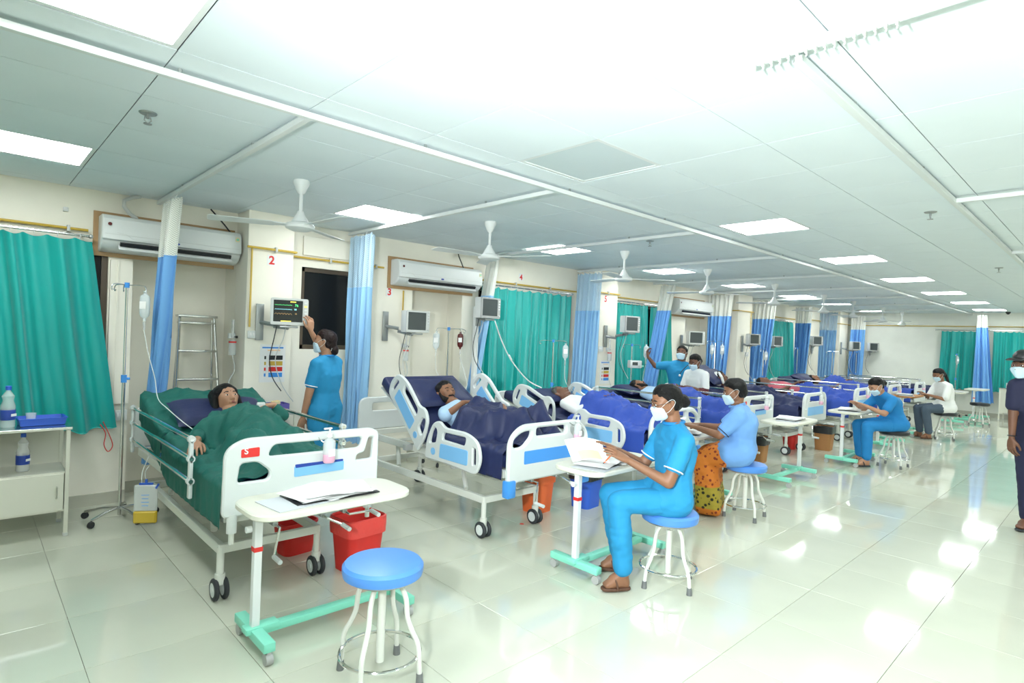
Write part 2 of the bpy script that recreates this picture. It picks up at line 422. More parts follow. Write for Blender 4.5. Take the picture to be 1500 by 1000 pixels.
# ceiling fans (at rest)
def fan_proto():
    t = thing('ceiling_fan', 'white three-blade ceiling fan', 'ceiling fan', (0, 0, 0), 0, 'ceiling fans over the bed row')
    b = B(); b.lathe([(.0, 0), (.055, 0), (.058, -.02), (.03, -.085), (.018, -.1), (0, -.1)], n=20); b.build('ceiling_canopy', 'white', t)
    b = B(); b.cyl((0, 0, -.09), (0, 0, -.26), .0125, n=12); b.build('down_rod', 'white', t)
    b = B(); b.lathe([(0, -.225), (.022, -.225), (.028, -.245), (.06, -.30), (.062, -.31), (0, -.31)], n=20); b.build('lower_canopy', 'white', t)
    b = B(); b.lathe([(0, -.305), (.06, -.305), (.095, -.318), (.105, -.335), (.10, -.352), (.06, -.368), (0, -.372)], n=28); b.build('motor', 'white', t)
    for k in range(3):
        M = Matrix.Rotation(2*PI*k/3, 4, 'Z') @ Matrix.Translation((0, 0, -.33)) @ Matrix.Rotation(math.radians(9), 4, 'X')
        b = B(); b.plate(rnd([(.17, -.05), (.60, -.068), (.62, .05), (.17, .045)], .03), t=.004, ch=.001, M=M @ Matrix.Rotation(PI/2, 4, 'X'))
        o = b.build('blade', 'white', t)
        b = B(); b.add([M @ V(p) for p in [(.085, -.02, .004), (.2, -.035, .006), (.2, .035, .006), (.085, .02, .004), (.085, -.02, -.002), (.2, -.035, -.001), (.2, .035, -.001), (.085, .02, -.002)]], [(0, 1, 2, 3), (7, 6, 5, 4), (0, 4, 5, 1), (1, 5, 6, 2), (2, 6, 7, 3), (3, 7, 4, 0)]); b.build('blade_arm', 'white', o)
    return t
fan = fan_proto()
FANX = [1.78, 3.62, 5.77, 7.78, 10.1, 12.45, 14.25, 16.5, 18.3]
for i, x in enumerate(FANX):
    o = fan if i == 0 else copy_tree(fan)
    o.location = (x, 4.2, HC); o.rotation_euler = (0, 0, .62+i*.35)
    o['label'] = f'white three-blade ceiling fan, {ORD[i]} in the row counted from the front'
def sprinkler(x, y, lab):
    t = thing('sprinkler', lab, 'sprinkler', (x, y, HC), 0, 'ceiling sprinklers')
    b = B(); b.lathe([(0, 0), (.042, 0), (.042, -.003), (.036, -.008), (0, -.008)], n=20); b.build('escutcheon', 'greysteel', t)
    b = B(); b.cyl((0, 0, -.006), (0, 0, -.03), .008, n=8); b.tube([(-.012, 0, -.02), (-.016, 0, -.04), (0, 0, -.055)], .003, 6); b.tube([(.012, 0, -.02), (.016, 0, -.04), (0, 0, -.055)], .003, 6); b.build('head', 'greysteel', t)
    b = B(); b.lathe([(0, -.055), (.02, -.056), (.02, -.059), (0, -.059)], n=12); b.build('deflector', 'greysteel', t)
sprinkler(.67, 3.52, 'steel ceiling sprinkler nearest the camera at top left')
sprinkler(5.32, 3.55, 'steel ceiling sprinkler above the third bed')
sprinkler(5.38, 1.08, 'steel ceiling sprinkler beside the aisle track, nearer of two')
sprinkler(9.24, 1.13, 'steel ceiling sprinkler beside the aisle track, farther of two')
b = B(); b.lathe([(0, 0), (.05, 0), (.052, -.02), (.04, -.035), (0, -.035)], n=16)
t = thing('dome_camera', 'small black dome camera high on the far end of the ceiling', 'camera', (18.5, 2.05, HC))
b.build('base', 'black', t); b = B(); b.ell((0, 0, -.035), (.035, .035, .03)); b.build('lens_dome', 'black', t)
# ------------------------------------------------------------------ curtains
def curtain(name, label, t0, t1, b0, b1, zt, zb, nf, a0, a1, m, netm=None, neth=.5, group=None, seed=0, hooks=0):
    """hanging cloth: top line t0-t1, bottom line b0-b1, pleats swinging across it"""
    rr = random.Random(seed)
    t = thing(name, label, 'curtain', (0, 0, 0), 0, group)
    t0, t1, b0, b1 = [V((*p, 0)) for p in (t0, t1, b0, b1)]
    d = (t1-t0).normalized(); nrm = V((-d.y, d.x, 0))
    ph = [rr.uniform(0, 6) for _ in range(4)]
    def P(u, v):
        a = a0+(a1-a0)*v**.7
        uu = u+.012*math.sin(7*u*PI+ph[0])
        s = (.75+.45*math.sin(3.1*nf*uu+ph[3]+v))*math.sin(2*PI*nf*uu+ph[1]+.9*math.sin(9*uu+ph[2])+.3*math.sin(4*v+ph[0]+11*uu)) + .35*math.sin(2*PI*nf*.47*uu+ph[3]+v*1.2) + .12*math.sin(9*v+17*u)
        s2 = math.sin(4*PI*nf*uu+ph[1])*.25
        sag = -.018*abs(math.sin(PI*nf*uu))*(1-v)**6
        p = (t0.lerp(t1, u)).lerp(b0.lerp(b1, u), v)+nrm*a*s+d*a*s2*.5
        p.z = zt+(zb-zt)*v+sag*1.5+(.012*s if v > .98 else 0); return p
    nu = max(20, int(nf*9)); H = zt-zb
    if netm:
        v1 = neth/H; g = B(); g.grid(lambda u, v: P(u, v*v1), nu, 8); o = g.build('net_header', netm, t, ang=180); uv_grid(o, nu, 8, 2.2, .9)
        g = B(); g.grid(lambda u, v: P(u, v1+(1-v1)*v), nu, 18); g.build('cloth', m, t, ang=180)
        g = B(); g.tube([P(i/nu, v1) for i in range(nu+1)], .004, 4); g.build('seam', m, t)
    else:
        g = B(); g.grid(P, nu, 24); g.build('cloth', m, t, ang=180)
        g = B(); g.tube([P(i/nu, 1) for i in range(nu+1)], .005, 4); g.build('hem', m, t)
    for k in range(hooks):
        p = P((k+.5)/hooks, 0); base = t0.lerp(t1, (k+.5)/hooks)
        b = B(); b.tube([(p.x, p.y, p.z-.015), (base.x, base.y, zt+.012), (base.x, base.y, zt+.03)], .003, 5); b.build('hook', 'white', t)
    return t
GT = 'teal satin window curtains'
curtain('window_curtain', 'teal satin curtain over the window at far left, nearest the camera', (-2.3, 5.83), (.75, 5.83), (-2.3, 5.80), (.96, 5.80), 2.215, .66, 23, .026, .05, 'teal', group=GT, seed=3, hooks=0)
curtain('window_curtain', 'wide teal satin curtain under red number 4', (4.92, 5.83), (6.70, 5.83), (4.9, 5.80), (6.60, 5.80), 2.215, .70, 12, .028, .055, 'teal', group=GT, seed=5)
curtain('window_curtain', 'teal curtain between red number 5 pillar and the leaning blue curtain', (7.66, 5.84), (8.75, 5.84), (7.66, 5.80), (8.75, 5.80), 2.2, .70, 9, .025, .05, 'teal', group=GT, seed=6)
curtain('window_curtain', 'teal curtain panel left of the far air conditioner', (8.85, 5.84), (9.48, 5.84), (8.75, 5.80), (9.55, 5.80), 2.2, .70, 7, .025, .05, 'teal', group=GT, seed=8)
curtain('window_curtain', 'narrow teal curtain between two blue curtains far down the ward', (13.2, 5.84), (15.25, 5.84), (13.2, 5.80), (15.25, 5.80), 2.2, .70, 13, .025, .05, 'teal', group=GT, seed=9)
curtain('window_curtain', 'teal curtain on the far end wall, left of the blue curtain', (18.86, 3.42), (18.86, 2.45), (18.84, 3.45), (18.84, 2.45), 2.17, .66, 8, .02, .05, 'teal', group=GT, seed=11)
curtain('window_curtain', 'teal curtain on the far end wall, right of the blue curtain', (18.86, 2.35), (18.86, 1.35), (18.84, 2.35), (18.84, 1.3), 2.17, .66, 8, .02, .06, 'teal', group=GT, seed=12)
BT = 'blue cubicle curtains with net headers'
def cub(i, tx, y0, y1, label, bx=0, by0=None, by1=None, m='curtain_blue', nm='net_white', neth=.46, nf=6, amp=.06, zb=.38):
    curtain('cubicle_curtain', label, (tx, y0), (tx, y1), (tx+bx, by0 or y0), (tx+bx, by1 or y1), TZ-.03, zb, nf, amp*.7, amp, m, nm, neth, BT, seed=30+i, hooks=6)
cub(0, 1.22, 5.62, 5.22, 'blue curtain with white net top in front of the nearest air conditioner', bx=-.06, by1=5.54, by0=5.68, neth=.47)
cub(1, 3.04, 5.84, 5.36, 'pale blue curtain with light net top beside red number 3', m='curtain_sky', nm='net_blue', neth=.56, by1=5.46)
cub(2, 5.0, 5.82, 5.62, 'blue curtain swept aside left of the wide teal curtain', bx=-.34, neth=.5, by0=5.80, by1=5.66, nf=4, m='curtain_sky')
cub(3, 6.86, 5.86, 5.36, 'pale blue curtain with light blue top beside red number 5', m='curtain_sky', nm='net_blue', neth=.58, bx=-.08, by0=5.84, by1=5.42)
cub(4, 8.95, 5.70, 5.40, 'blue curtain leaning left behind the nurse reaching for the drip', bx=-.62, by0=5.66, by1=5.40, neth=.46)
cub(5, 10.96, 5.86, 5.32, 'bright blue curtain with white net top right of the far air conditioner', neth=.44, by1=5.46)
cub(6, 12.97, 5.84, 5.32, 'blue curtain with grey net top beyond the sixth bed', neth=.4, bx=-.15, by1=5.46)
cub(7, 15.0, 5.69, 5.30, 'blue curtain right of the narrow far teal curtain', neth=.4, by1=5.44, by0=5.68)
cub(8, 17.0, 5.84, 5.36, 'pale blue curtain with frilled top near the far corner', by1=5.46, m='curtain_sky', nm='net_blue', neth=.5)
cub(9, 18.6, 5.50, 5.16, 'dark blue curtain with grey net top in the far corner', neth=.42, bx=-.2)
curtain('cubicle_curtain', 'blue curtain hanging before the teal curtains on the far wall', (18.3, 2.62), (18.3, 2.42), (18.3, 2.66), (18.3, 2.22), TZ-.03, .38, 4, .05, .06, 'curtain_blue', 'net_white', .33, BT, 61, 4)
# window curtain rods with rings
def rod(label, a, c, rings):
    a, c = V(a), V(c); t = thing('curtain_rod', label, 'curtain rod', (0, 0, 0), 0, 'window curtain rods')
    b = B(); b.cyl(a, c, .011, n=10); b.build('rod', 'steel', t)
    d = (c-a).normalized(); n = V((-d.y, d.x, 0))
    for e in (a, c):
        b = B(); b.ell(e, (.018, .018, .018), 10, 6); b.build('finial', 'steel', t)
        q = e+d*(.05 if e == a else -.05); b = B(); b.cyl(q, q+n*.1, .007, n=8); b.build('bracket', 'steel', t)
    for k in range(rings):
        p = a+(c-a)*((k+.5)/rings); b = B()
        b.tube([p+d.cross(V((0, 0, 1)))*.02*math.cos(s*PI/5)+V((0, 0, .02*math.sin(s*PI/5)-.008)) for s in range(10)], .0025, 5, closed=True); b.build('ring', 'white', t)
rod('steel curtain rod over the far left window', (-2.4, 5.83, 2.235), (.74, 5.83, 2.235), 22)
rod('steel curtain rod under red number 4', (4.88, 5.83, 2.235), (6.72, 5.83, 2.235), 15)
rod('steel curtain rod right of red number 5', (7.64, 5.84, 2.22), (9.5, 5.84, 2.22), 14)
rod('steel curtain rod above the narrow far teal curtain', (13.15, 5.84, 2.22), (15.3, 5.84, 2.22), 10)
rod('steel curtain rod along the far end wall', (18.86, 3.55, 2.19), (18.86, 1.2, 2.19), 12)

# ------------------------------------------------------------------ air conditioners
def air_con(label, x0, x1, z0=2.12, wy=W, board=True):
    t = thing('air_conditioner', label, 'air conditioner', ((x0+x1)/2, wy, z0), 0, 'split air conditioners')
    L = x1-x0; h = .30
    if board:
        b = B(); b.box((-.02, -.008, h/2), (L+.03, .016, h+.07)); b.build('backboard', 'wood', t, smooth=False)
    prof = [(-.018, .0), (-.018, h), (-.13, h), (-.175, h-.012), (-.2, h-.04), (-.215, h*.45), (-.21, .095), (-.185, .085), (-.17, .06), (-.135, .03), (-.09, .01)]
    def half(s):
        return [V((s*L/2, y, z)) for y, z in prof]
    n = len(prof); b = B(); rings = []
    for s, k in ((-1, .93), (-.985, 1), (.985, 1), (1, .93)):
        rings += [V((s*L/2, -.018+(y+.018)*k, h/2+(z-h/2)*k)) for y, z in prof]
    fs = [(i*n+k, i*n+(k+1) % n, (i+1)*n+(k+1) % n, (i+1)*n+k) for i in range(3) for k in range(n)] + [tuple(range(n)), tuple(range(3*n, 4*n))]
    b.add(rings, fs); b.build('body', 'white', t, ang=25)
    b = B(); b.box((.02, -.182, .062), (L*.80, .03, .03), rot=(.5, 0, 0)); b.build('air_slot', 'black', t, smooth=False)
    b = B(); b.box((.02, -.178, .036), (L*.82, .06, .007), rot=(.75, 0, 0), ch=.002); b.build('louver', 'white', t)
    b = B(); b.box((0, -.2155, .135), (L*.97, .004, .0025), rot=(-.03, 0, 0)); b.build('panel_seam', 'palegrey', t)
    b = B(); b.lathe([(0, -.0015), (.022, -.0015), (.022, .0015), (0, .0015)], n=20, axis='y'); o = b.build('badge', 'darkblue', t); o.location = (-.02 if L > 1.1 else 0, -.216, .115); o.scale = (1.0, 1, .45)
    b = B(); b.box((L/2-.04, -.209, h-.075), (.035, .003, .04), rot=(.09, 0, 0)); o = b.build('energy_sticker', 'paperyellow', t, smooth=False)
    b = B(); b.lathe([(0, -.001), (.012, -.001), (.012, .001), (0, .001)], n=12, axis='y'); q = b.build('star_disc', 'mint', o); q.location = (L/2-.04, -.211, h-.075)
    b = B(); b.cyl((-L/2+.05, -.2135, h-.085), (-L/2+.05, -.2145, h-.085), .014, n=14); b.build('round_sticker', 'bloodred', t, smooth=False)
    b = B(); b.tube([(-L/2+.1, -.214, h-.15), (-L/2+.17, -.215, h-.16), (-L/2+.21, -.2155, h-.19), (-L/2+.4, -.2165, h-.195)], .0015, 4); b.build('pattern_line', 'palegrey', t)
    return t
air_con('nearest white split air conditioner, partly behind the blue curtain', .80, 1.88, 2.13)
air_con('white split air conditioner above red number 3', 3.60, 4.84, 2.10)
air_con('farthest white split air conditioner, left of the bright blue curtain', 9.62, 10.9, 2.10)
t = thing('drain_hose', 'grey ribbed drain hose looping from the ceiling to the air conditioner', 'hose')
b = B(); b.tube([(1.08, 5.86, 2.63), (1.02, 5.84, 2.61), (.96, 5.83, 2.57), (.96, 5.83, 2.52), (1.0, 5.84, 2.47), (1.06, 5.86, 2.435)], .016, 10); b.build('hose', 'palegrey', t)
for lab, pts in (('black cable from the ceiling to the nearest air conditioner', [(1.65, 5.9, 2.63), (1.70, 5.88, 2.57), (1.76, 5.86, 2.5), (1.82, 5.86, 2.43)]), ('black cable from the ceiling to the second air conditioner', [(4.55, 5.9, 2.63), (4.56, 5.88, 2.55), (4.6, 5.87, 2.47), (4.63, 5.86, 2.40)])):
    b = B(); b.tube(pts, .007, 8); tag(b.build('power_cable', 'black'), lab, 'cable', 'air conditioner cables')
# number plates
def number(n, x, y, z, lab, s=.11):
    t = thing('number_plate', lab, 'sign', (x, y, z), 0, 'red bed numbers')
    b = B(); b.box((0, -.001, 0), (.085, .002, .1)); b.build('card', 'paper', t, smooth=False)
    text('digit', str(n), s, 'red', t, (0, -.0025, -.003), bold=.003)
number(2, 2.12, PW-.001, 2.19, 'red number 2 on a white card on the nearest pillar'); number(3, 3.60, W-.001, 2.02, 'red number 3 on a white card below the air conditioner')
number(4, 5.72, W-.001, 2.40, 'red number 4 on a white card above the teal curtain'); number(5, 7.27, PW-.001, 2.2, 'red number 5 on a white card on the second pillar', .13)
# waste colour charts
def chart(x, y, z, lab):
    t = thing('waste_chart', lab, 'poster', (x, y, z), 0, 'colour-coded waste charts')
    b = B(); b.box((0, -.002, 0), (.24, .004, .36)); b.build('sheet', 'paper', t, smooth=False)
    for k, (m, zz) in enumerate((('black', .055), ('pipe', .0), ('red', -.055), ('bedblue', -.11))):
        b = B(); b.box((.03, -.005, zz), (.13, .002, .042)); b.build('colour_bar', m, t, smooth=False)
        b = B(); b.box((-.07, -.005, zz), (.016, .002, .03)); b.build('side_mark', m, t, smooth=False)
    b = B(); b.box((0, -.005, .15), (.20, .002, .014)); b.build('heading', 'bedblue', t, smooth=False)
    b = B(); b.box((.01, -.005, .125), (.12, .002, .007)); b.build('heading', 'trace_orange', t, smooth=False)
mat('ochre', (.65, .40, .06), .5)
chart(2.16, PW-.001, 1.21, 'white chart with black, yellow, red and blue bars on the nearest pillar')
chart(7.32, PW-.001, 1.06, 'white chart with coloured bars on the second pillar')
# wall switches and small fittings
def socket(x, y, z, lab, s=(.12, .09)):
    t = thing('switch_box', lab, 'switch', (x, y, z), 0, 'wall switch boxes')
    b = B(); b.box((0, -.012, 0), (s[0], .024, s[1]), ch=.004); b.build('plate', 'white', t)
    for k in (-1, 0, 1):
        b = B(); b.box((k*s[0]*.27, -.026, .005), (s[0]*.18, .006, s[1]*.4), ch=.001); b.build('rocker', 'paper', t)
socket(1.0, W-.001, .75, 'white switch box on the wall left of the first bed', (.09, .09)); socket(7.16, PW-.001, 1.42, 'white socket box on the second pillar', (.14, .08))
socket(1.97, PW-.001, 1.48, 'white outlet box on the nearest pillar edge', (.1, .07)); socket(.58, W-.001, 2.44, 'tiny grey clip box high on the wall over the left window', (.035, .035))
socket(12.2, PW-.001, 1.38, 'white outlet box on the third pillar', (.14, .09))

# ------------------------------------------------------------------ monitors on arms
def monitor(label, wall, pos, face, traces=False, s=1.0, pole=None, cables=2, group='bedside vital sign monitors', grey=False):
    """wall: mount point on the wall, pos: screen centre, face: heading the screen looks to (radians about z, 0 = -Y)"""
    t = thing('patient_monitor', label, 'monitor', pos, face, group)
    R = Matrix.Rotation(-face, 3, 'Z'); wl = R @ (V(wall)-V(pos))
    b = B(); b.box((0, .06, 0), (.30*s, .12, .25*s), ch=.012); b.build('housing', 'white', t)
    b = B(); b.plate(rnd([(-.165*s, -.125*s), (.165*s, -.125*s), (.165*s, .125*s), (-.165*s, .125*s)], .02), [rnd([(-.14*s, -.095*s), (.115*s, -.095*s), (.115*s, .105*s), (-.14*s, .105*s)], .005, 2)], t=.016, ch=.003); o = b.build('bezel', 'palegrey' if not grey else 'greyplastic', t); o.location.y = -.006
    b = B(); b.box((-.0125*s, -.003, .005*s), (.26*s, .006, .205*s)); sc = b.build('screen', 'screen' if traces else 'screengrey', t, smooth=False)
    b = B(); b.lathe([(0, -.022), (.012, -.022), (.013, -.013), (0, -.013)], n=14, axis='y', c=(.142*s, 0, -.09*s)); b.build('dial', 'palegrey', t)
    for k in range(4):
        b = B(); b.box((.141*s, -.0155, (.085-.032*k)*s), (.022*s, .004, .014*s)); b.build('button', 'trace_yellow' if k == 1 and traces else 'white', t, smooth=False)
    if traces:
        rows = [(.062, 'trace_green', .004, 5), (.02, 'trace_cyan', .010, 11), (-.022, 'trace_orange', .013, 6)]
        for zz, m, a, f in rows:
            b = B(); b.tube([(-.13+.15*i/48, -.0075, zz+(a*(abs(math.sin(f*PI*i/48))**(1 if a > .005 else 14))-a/2)) for i in range(49)], .0011, 4); b.build('trace', m, sc)
        text('reading', '76', .032, 'trace_green', sc, (.06, -.0075, .06)); text('reading', '98', .022, 'trace_cyan', sc, (.05, -.0075, .022)); text('reading', '18', .018, 'trace_orange', sc, (.055, -.0075, -.018))
        b = B(); b.box((.03, -.0075, .092), (.05, .001, .009)); b.build('alarm_bar', 'trace_yellow', sc); b = B(); b.box((-.03, -.0075, -.088), (.09, .001, .007)); b.build('status_bar', 'trace_yellow', sc)
    # arm
    b = B(); b.box((wl.x, wl.y, wl.z), (.07, .02, .34), rot=R, ch=.003); b.build('wall_plate', 'greysteel', t)
    j = wl.lerp(V((0, .12, -.13*s)), .5)+V((.0, 0, -.02))
    b = B(); b.tube([wl, (j.x, j.y, wl.z-.02), j, (0, .1, -.15*s), (0, .06, -.125*s)], .02, 8); b.build('arm', 'greysteel', t)
    b = B(); b.box((0, .06, -.14*s), (.16*s, .12, .02), ch=.004); b.build('tray', 'greysteel', t)
    for k in range(cables):
        x = -.1+.08*k; pts = [(x, .09, -.14*s), (x-.02, .1, -.26), (x-.05-.03*k, .12, -.45), (x-.02, .12, -.62-.06*k), (x+.06+.03*k, .1, -.75-.1*k)]
        b = B(); b.tube(smoothpts(pts), .0045, 6); b.build('lead', 'cable' if k % 2 else 'rubber', t)
    return t
def smoothpts(pts, n=5):
    P = [V(p) for p in pts]; out = []
    for i in range(len(P)-1):
        p0, p1, p2, p3 = P[max(i-1, 0)], P[i], P[i+1], P[min(i+2, len(P)-1)]
        for k in range(n):
            t = k/n; out.append(.5*((2*p1)+(-p0+p2)*t+(2*p0-5*p1+4*p2-p3)*t*t+(-p0+3*p1-3*p2+p3)*t**3))
    return out+[P[-1]]
monitor('lit patient monitor with green and blue traces beside the reaching nurse', (2.02, PW-.022, 1.6), (2.21, 5.38, 1.705), -.3, True, 1.0, cables=2)
monitor('dark patient monitor on an arm beside red number 3', (3.55, W-.022, 1.62), (3.80, 5.62, 1.685), .05, s=1.0)
monitor('grey patient monitor on a white pole before the wide teal curtain', (4.58, 5.47, 1.84), (4.62, 5.30, 1.89), .08, s=1.0, grey=True)
monitor('grey patient monitor on an arm beside red number 5', (7.28, PW-.022, 1.62), (7.55, 5.3, 1.82), -.1, s=1.02, grey=True)
monitor('dark patient monitor in the recess below the farthest air conditioner', (10.05, W-.022, 1.55), (10.10, 5.62, 1.67), -.55, s=1.0)
monitor('dark patient monitor on the third pillar', (11.95, PW-.022, 1.6), (12.1, 5.4, 1.70), -.35, s=.92, grey=True)
monitor('small grey patient monitor before the narrow far teal curtain', (13.1, W-.022, 1.6), (13.4, 5.45, 1.69), -.3, s=.92, grey=True)
monitor('dark patient monitor beside the fourth pillar', (15.9, PW-.022, 1.6), (15.7, 5.4, 1.76), -.5, s=.92, grey=True)
monitor('dark patient monitor before the dark blue corner curtain', (18.1, PW-.022, 1.6), (18.12, 5.22, 1.68), -.4, s=.95, grey=True)
monitor('last dark patient monitor on the far end wall', (XF-.05, 5.1, 1.6), (18.75, 4.95, 1.67), -.55, s=.95, grey=True)
t = thing('monitor_pole', 'tall square white pole carrying the grey monitor', 'pole', (4.58, 5.515, 0))
b = B(); b.box((0, 0, .96), (.055, .055, 1.9), ch=.006); b.build('post', 'white', t); b = B(); b.box((0, 0, .012), (.22, .1, .024), ch=.004); b.build('foot_plate', 'white', t)

# ------------------------------------------------------------------ oxygen flow meters
def flowmeter(x, y, z, lab):
    t = thing('flow_meter', lab, 'flow meter', (x, y, z), 0, 'wall oxygen flow meters')
    b = B(); b.box((0, -.02, .02), (.06, .04, .05), ch=.004); b.build('outlet', 'white', t)
    b = B(); b.cyl((0, -.055, 0), (0, -.055, .17), .014, n=12); b.build('flow_tube', 'clear', t)
    b = B(); b.cyl((.0, -.03, .01), (.05, -.03, .01), .012, n=10); b.build('knob', 'black', t)
    b = B(); b.lathe([(0, -.16), (.03, -.16), (.033, -.15), (.033, -.03), (.02, -.015), (0, -.015)], c=(0, -.055, 0), n=16); b.build('humidifier_jar', 'clearbag', t)
    b = B(); b.lathe([(0.034, -.045), (.0345, -.03), (.0345, -.03)], c=(0, -.055, 0), n=16); b.build('red_band', 'red', t)
    b = B(); b.tube(smoothpts([(0, -.06, -.16), (.02, -.07, -.3), (-.03, -.08, -.42), (.04, -.08, -.55)]), .005, 6); b.build('oxygen_tube', 'tubing', t)
flowmeter(1.84, W-.11, 1.44, 'clear oxygen flow meter by the nearest pillar above the first bed')
flowmeter(3.82, W-.001, 1.38, 'clear oxygen flow meter below the dark monitor at number 3')
flowmeter(7.35, PW-.001, 1.40, 'clear oxygen flow meter on the second pillar')

# ------------------------------------------------------------------ drip stands
def drip(label, loc, h, bags=((.12, 0),), base=True, dark=False, arms=((.13, 0), (-.13, 0)), line=None):
    t = thing('drip_stand', label, 'drip stand', loc, 0, 'steel drip stands')
    z0 = 0 if base else .35
    b = B(); b.cyl((0, 0, z0+.03), (0, 0, h*.6), .0125, n=10); b.cyl((0, 0, h*.6), (0, 0, h), .009, n=10); b.build('pole', 'steel', t)
    b = B(); b.cyl((0, 0, h*.6-.03), (0, 0, h*.6+.03), .02, n=12); b.cyl((0, 0, h*.6), (.04, 0, h*.6), .01, n=8); b.build('clamp_knob', 'bedblue', t)
    b = B(); b.cyl((0, 0, h-.02), (0, 0, h+.02), .018, n=10); b.build('hub', 'bedblue', t)
    for ax, ay in arms:
        a = V((ax, ay, 0)); b = B(); b.tube(smoothpts([(0, 0, h), a*.6+V((0, 0, h+.005)), a*.95+V((0, 0, h)), a*1.08+V((0, 0, h-.02)), a*1.05+V((0, 0, h-.045)), a*.95+V((0, 0, h-.035))]), .004, 6); b.build('hook', 'steel', t)
    if base:
        for k in range(5):
            a = 2*PI*k/5; d = V((math.cos(a), math.sin(a), 0)); b = B(); b.tube([(0, 0, .09), d*.12+V((0, 0, .085)), d*.25+V((0, 0, .055))], .012, 8); o = b.build('leg', 'steel', t)
            b = B(); b.cyl(d*.25+V((-d.y*.01, d.x*.01, .025)), d*.25+V((d.y*.01, -d.x*.01, .025)), .025, n=12); b.build('caster', 'rubber', o)
    else:
        b = B(); b.box((0, .02, .42), (.05, .06, .06), ch=.005); b.build('bed_clamp', 'frame', t)
    return t
def dripbag(label, loc, dark=False, line=(), s=1.0):
    t = thing('infusion_bag', label, 'drip bag', loc, rnddir(loc), 'hanging infusion bags')
    b = B(); prof = [(.0, 0), (.012, 0), (.012, -.02), (.034, -.035), (.040, -.06), (.040, -.17), (.034, -.195), (.013, -.215), (.011, -.235), (0, -.235)]
    b.lathe([(r*s, z*s) for r, z in prof], n=16); o = b.build('bottle', 'bloodred' if dark else 'fluid', t); o.scale = (1, .6, 1)
    b = B(); b.box((0, -.027*s, -.11*s), (.05*s, .002, .06*s)); b.build('print_label', 'paper', t, smooth=False)
    b = B(); b.lathe([(r*s, z*s) for r, z in [(0, -.235), (.009, -.24), (.009, -.30), (.003, -.31), (0, -.31)]], n=10); b.build('drip_chamber', 'clear', t)
    if line:
        L = V(loc); b = B(); R = Matrix.Rotation(-rnddir(loc), 3, 'Z'); b.tube(smoothpts([R @ (V(p)-L) for p in line], 6), .0032, 6); b.build('line', 'tubing', t)
    return t
def rnddir(loc): return -.76
drip('drip stand beside the head of the first bed', (.93, 5.42, 0), 1.84, base=True, arms=((.12, 0), (-.06, .1), (-.1, -.05), (0, .12)))
dripbag('clear infusion bottle hanging left of the blue curtain over the first bed', (1.055, 5.42, 1.80), line=[(1.055, 5.42, 1.49), (1.08, 5.36, 1.3), (1.10, 5.22, 1.12), (1.09, 5.05, .98), (1.1, 4.8, .93), (1.14, 4.5, .86), (1.2, 4.35, .80)])
drip('drip stand in the recess behind the second bed', (4.25, 5.62, 0), 1.62, arms=((.14, -.04), (-.14, .04), (.2, -.05)))
dripbag('clear infusion bottle, left of two behind the second bed', (4.10, 5.66, 1.59), line=[(4.1, 5.66, 1.28), (4.08, 5.6, 1.1), (4.05, 5.4, 1.0), (3.7, 5.0, .95)])
dripbag('dark red filled bag, right of two behind the second bed', (4.40, 5.58, 1.59), dark=True, line=[(4.4, 5.58, 1.28), (4.42, 5.5, 1.1), (4.3, 5.3, .95), (3.8, 4.9, .9)], s=.9)
drip('drip stand before the wide teal curtain', (5.98, 5.5, 0), 1.52, arms=((.17, -.08), (-.17, .08)))
dripbag('clear infusion bottle before the wide teal curtain', (6.15, 5.42, 1.49), line=[(6.15, 5.42, 1.18), (6.14, 5.4, 1.0), (6.1, 5.3, .9), (5.9, 5.0, .85)])
drip('drip stand at the nurse reaching up', (7.74, 5.42, 0), 1.5, arms=((.14, -.05), (-.14, .05)))
dripbag('clear infusion bottle held by the nurse reaching up', (7.72, 5.14, 1.52), line=[(7.72, 5.14, 1.2), (7.75, 5.2, 1.0), (7.5, 5.0, .85)])
drip('drip stand before the bright blue curtain', (10.6, 5.5, 0), 1.62, arms=((.2, -.05), (-.2, .05), (.1, .12)))
dripbag('clear infusion bottle on the stand before the bright blue curtain', (10.79, 5.45, 1.58)); dripbag('second clear bottle on the stand before the bright blue curtain', (10.69, 5.61, 1.58))
drip('drip stand before the blue curtain by the third pillar', (12.55, 5.4, 0), 1.5)
dripbag('clear infusion bottle by the third pillar', (12.68, 5.4, 1.47))
drip('drip stand before the blue curtain right of the narrow far teal curtain', (14.55, 5.45, 0), 1.55)
drip('drip stand before the pale blue frilled curtain', (16.5, 5.3, 0), 1.5, arms=((.3, -.1), (-.2, .07)))
drip('drip stand in the far corner', (18.1, 5.2, 0), 1.5)
drip('drip stand before the teal curtain on the far wall', (18.35, 3.0, 0), 1.55)
dripbag('clear infusion bottle before the teal curtain on the far wall', (18.47, 3.0, 1.52))

# ------------------------------------------------------------------ step ladder
t = thing('step_ladder', 'folding steel step ladder standing in the recess behind the first bed', 'ladder', (1.62, 6.05, 0), 0)
for s in (-1, 1):
    b = B(); b.tube([(s*.22, -.16, 0), (s*.15, .05, 1.62)], .014, 8); b.build('side_rail', 'steel', t)
    b = B(); b.tube([(s*.20, .16, 0), (s*.14, .08, 1.6)], .011, 8); b.build('rear_leg', 'steel', t)
for k in range(6):
    f = (k+.9)/6.1; z = 1.62*f; wd = .22-.07*f
    b = B(); b.box((0, -.16+.21*f+.03, z), (2*wd, .09, .02), ch=.003); b.build('step', 'steel', t)
b = B(); b.box((0, .06, 1.63), (.34, .11, .022), ch=.004); b.build('top_step', 'steel', t)
b = B(); b.cyl((-.17, .12, .8), (.17, .12, .8), .009, n=8); b.build('brace', 'steel', t)

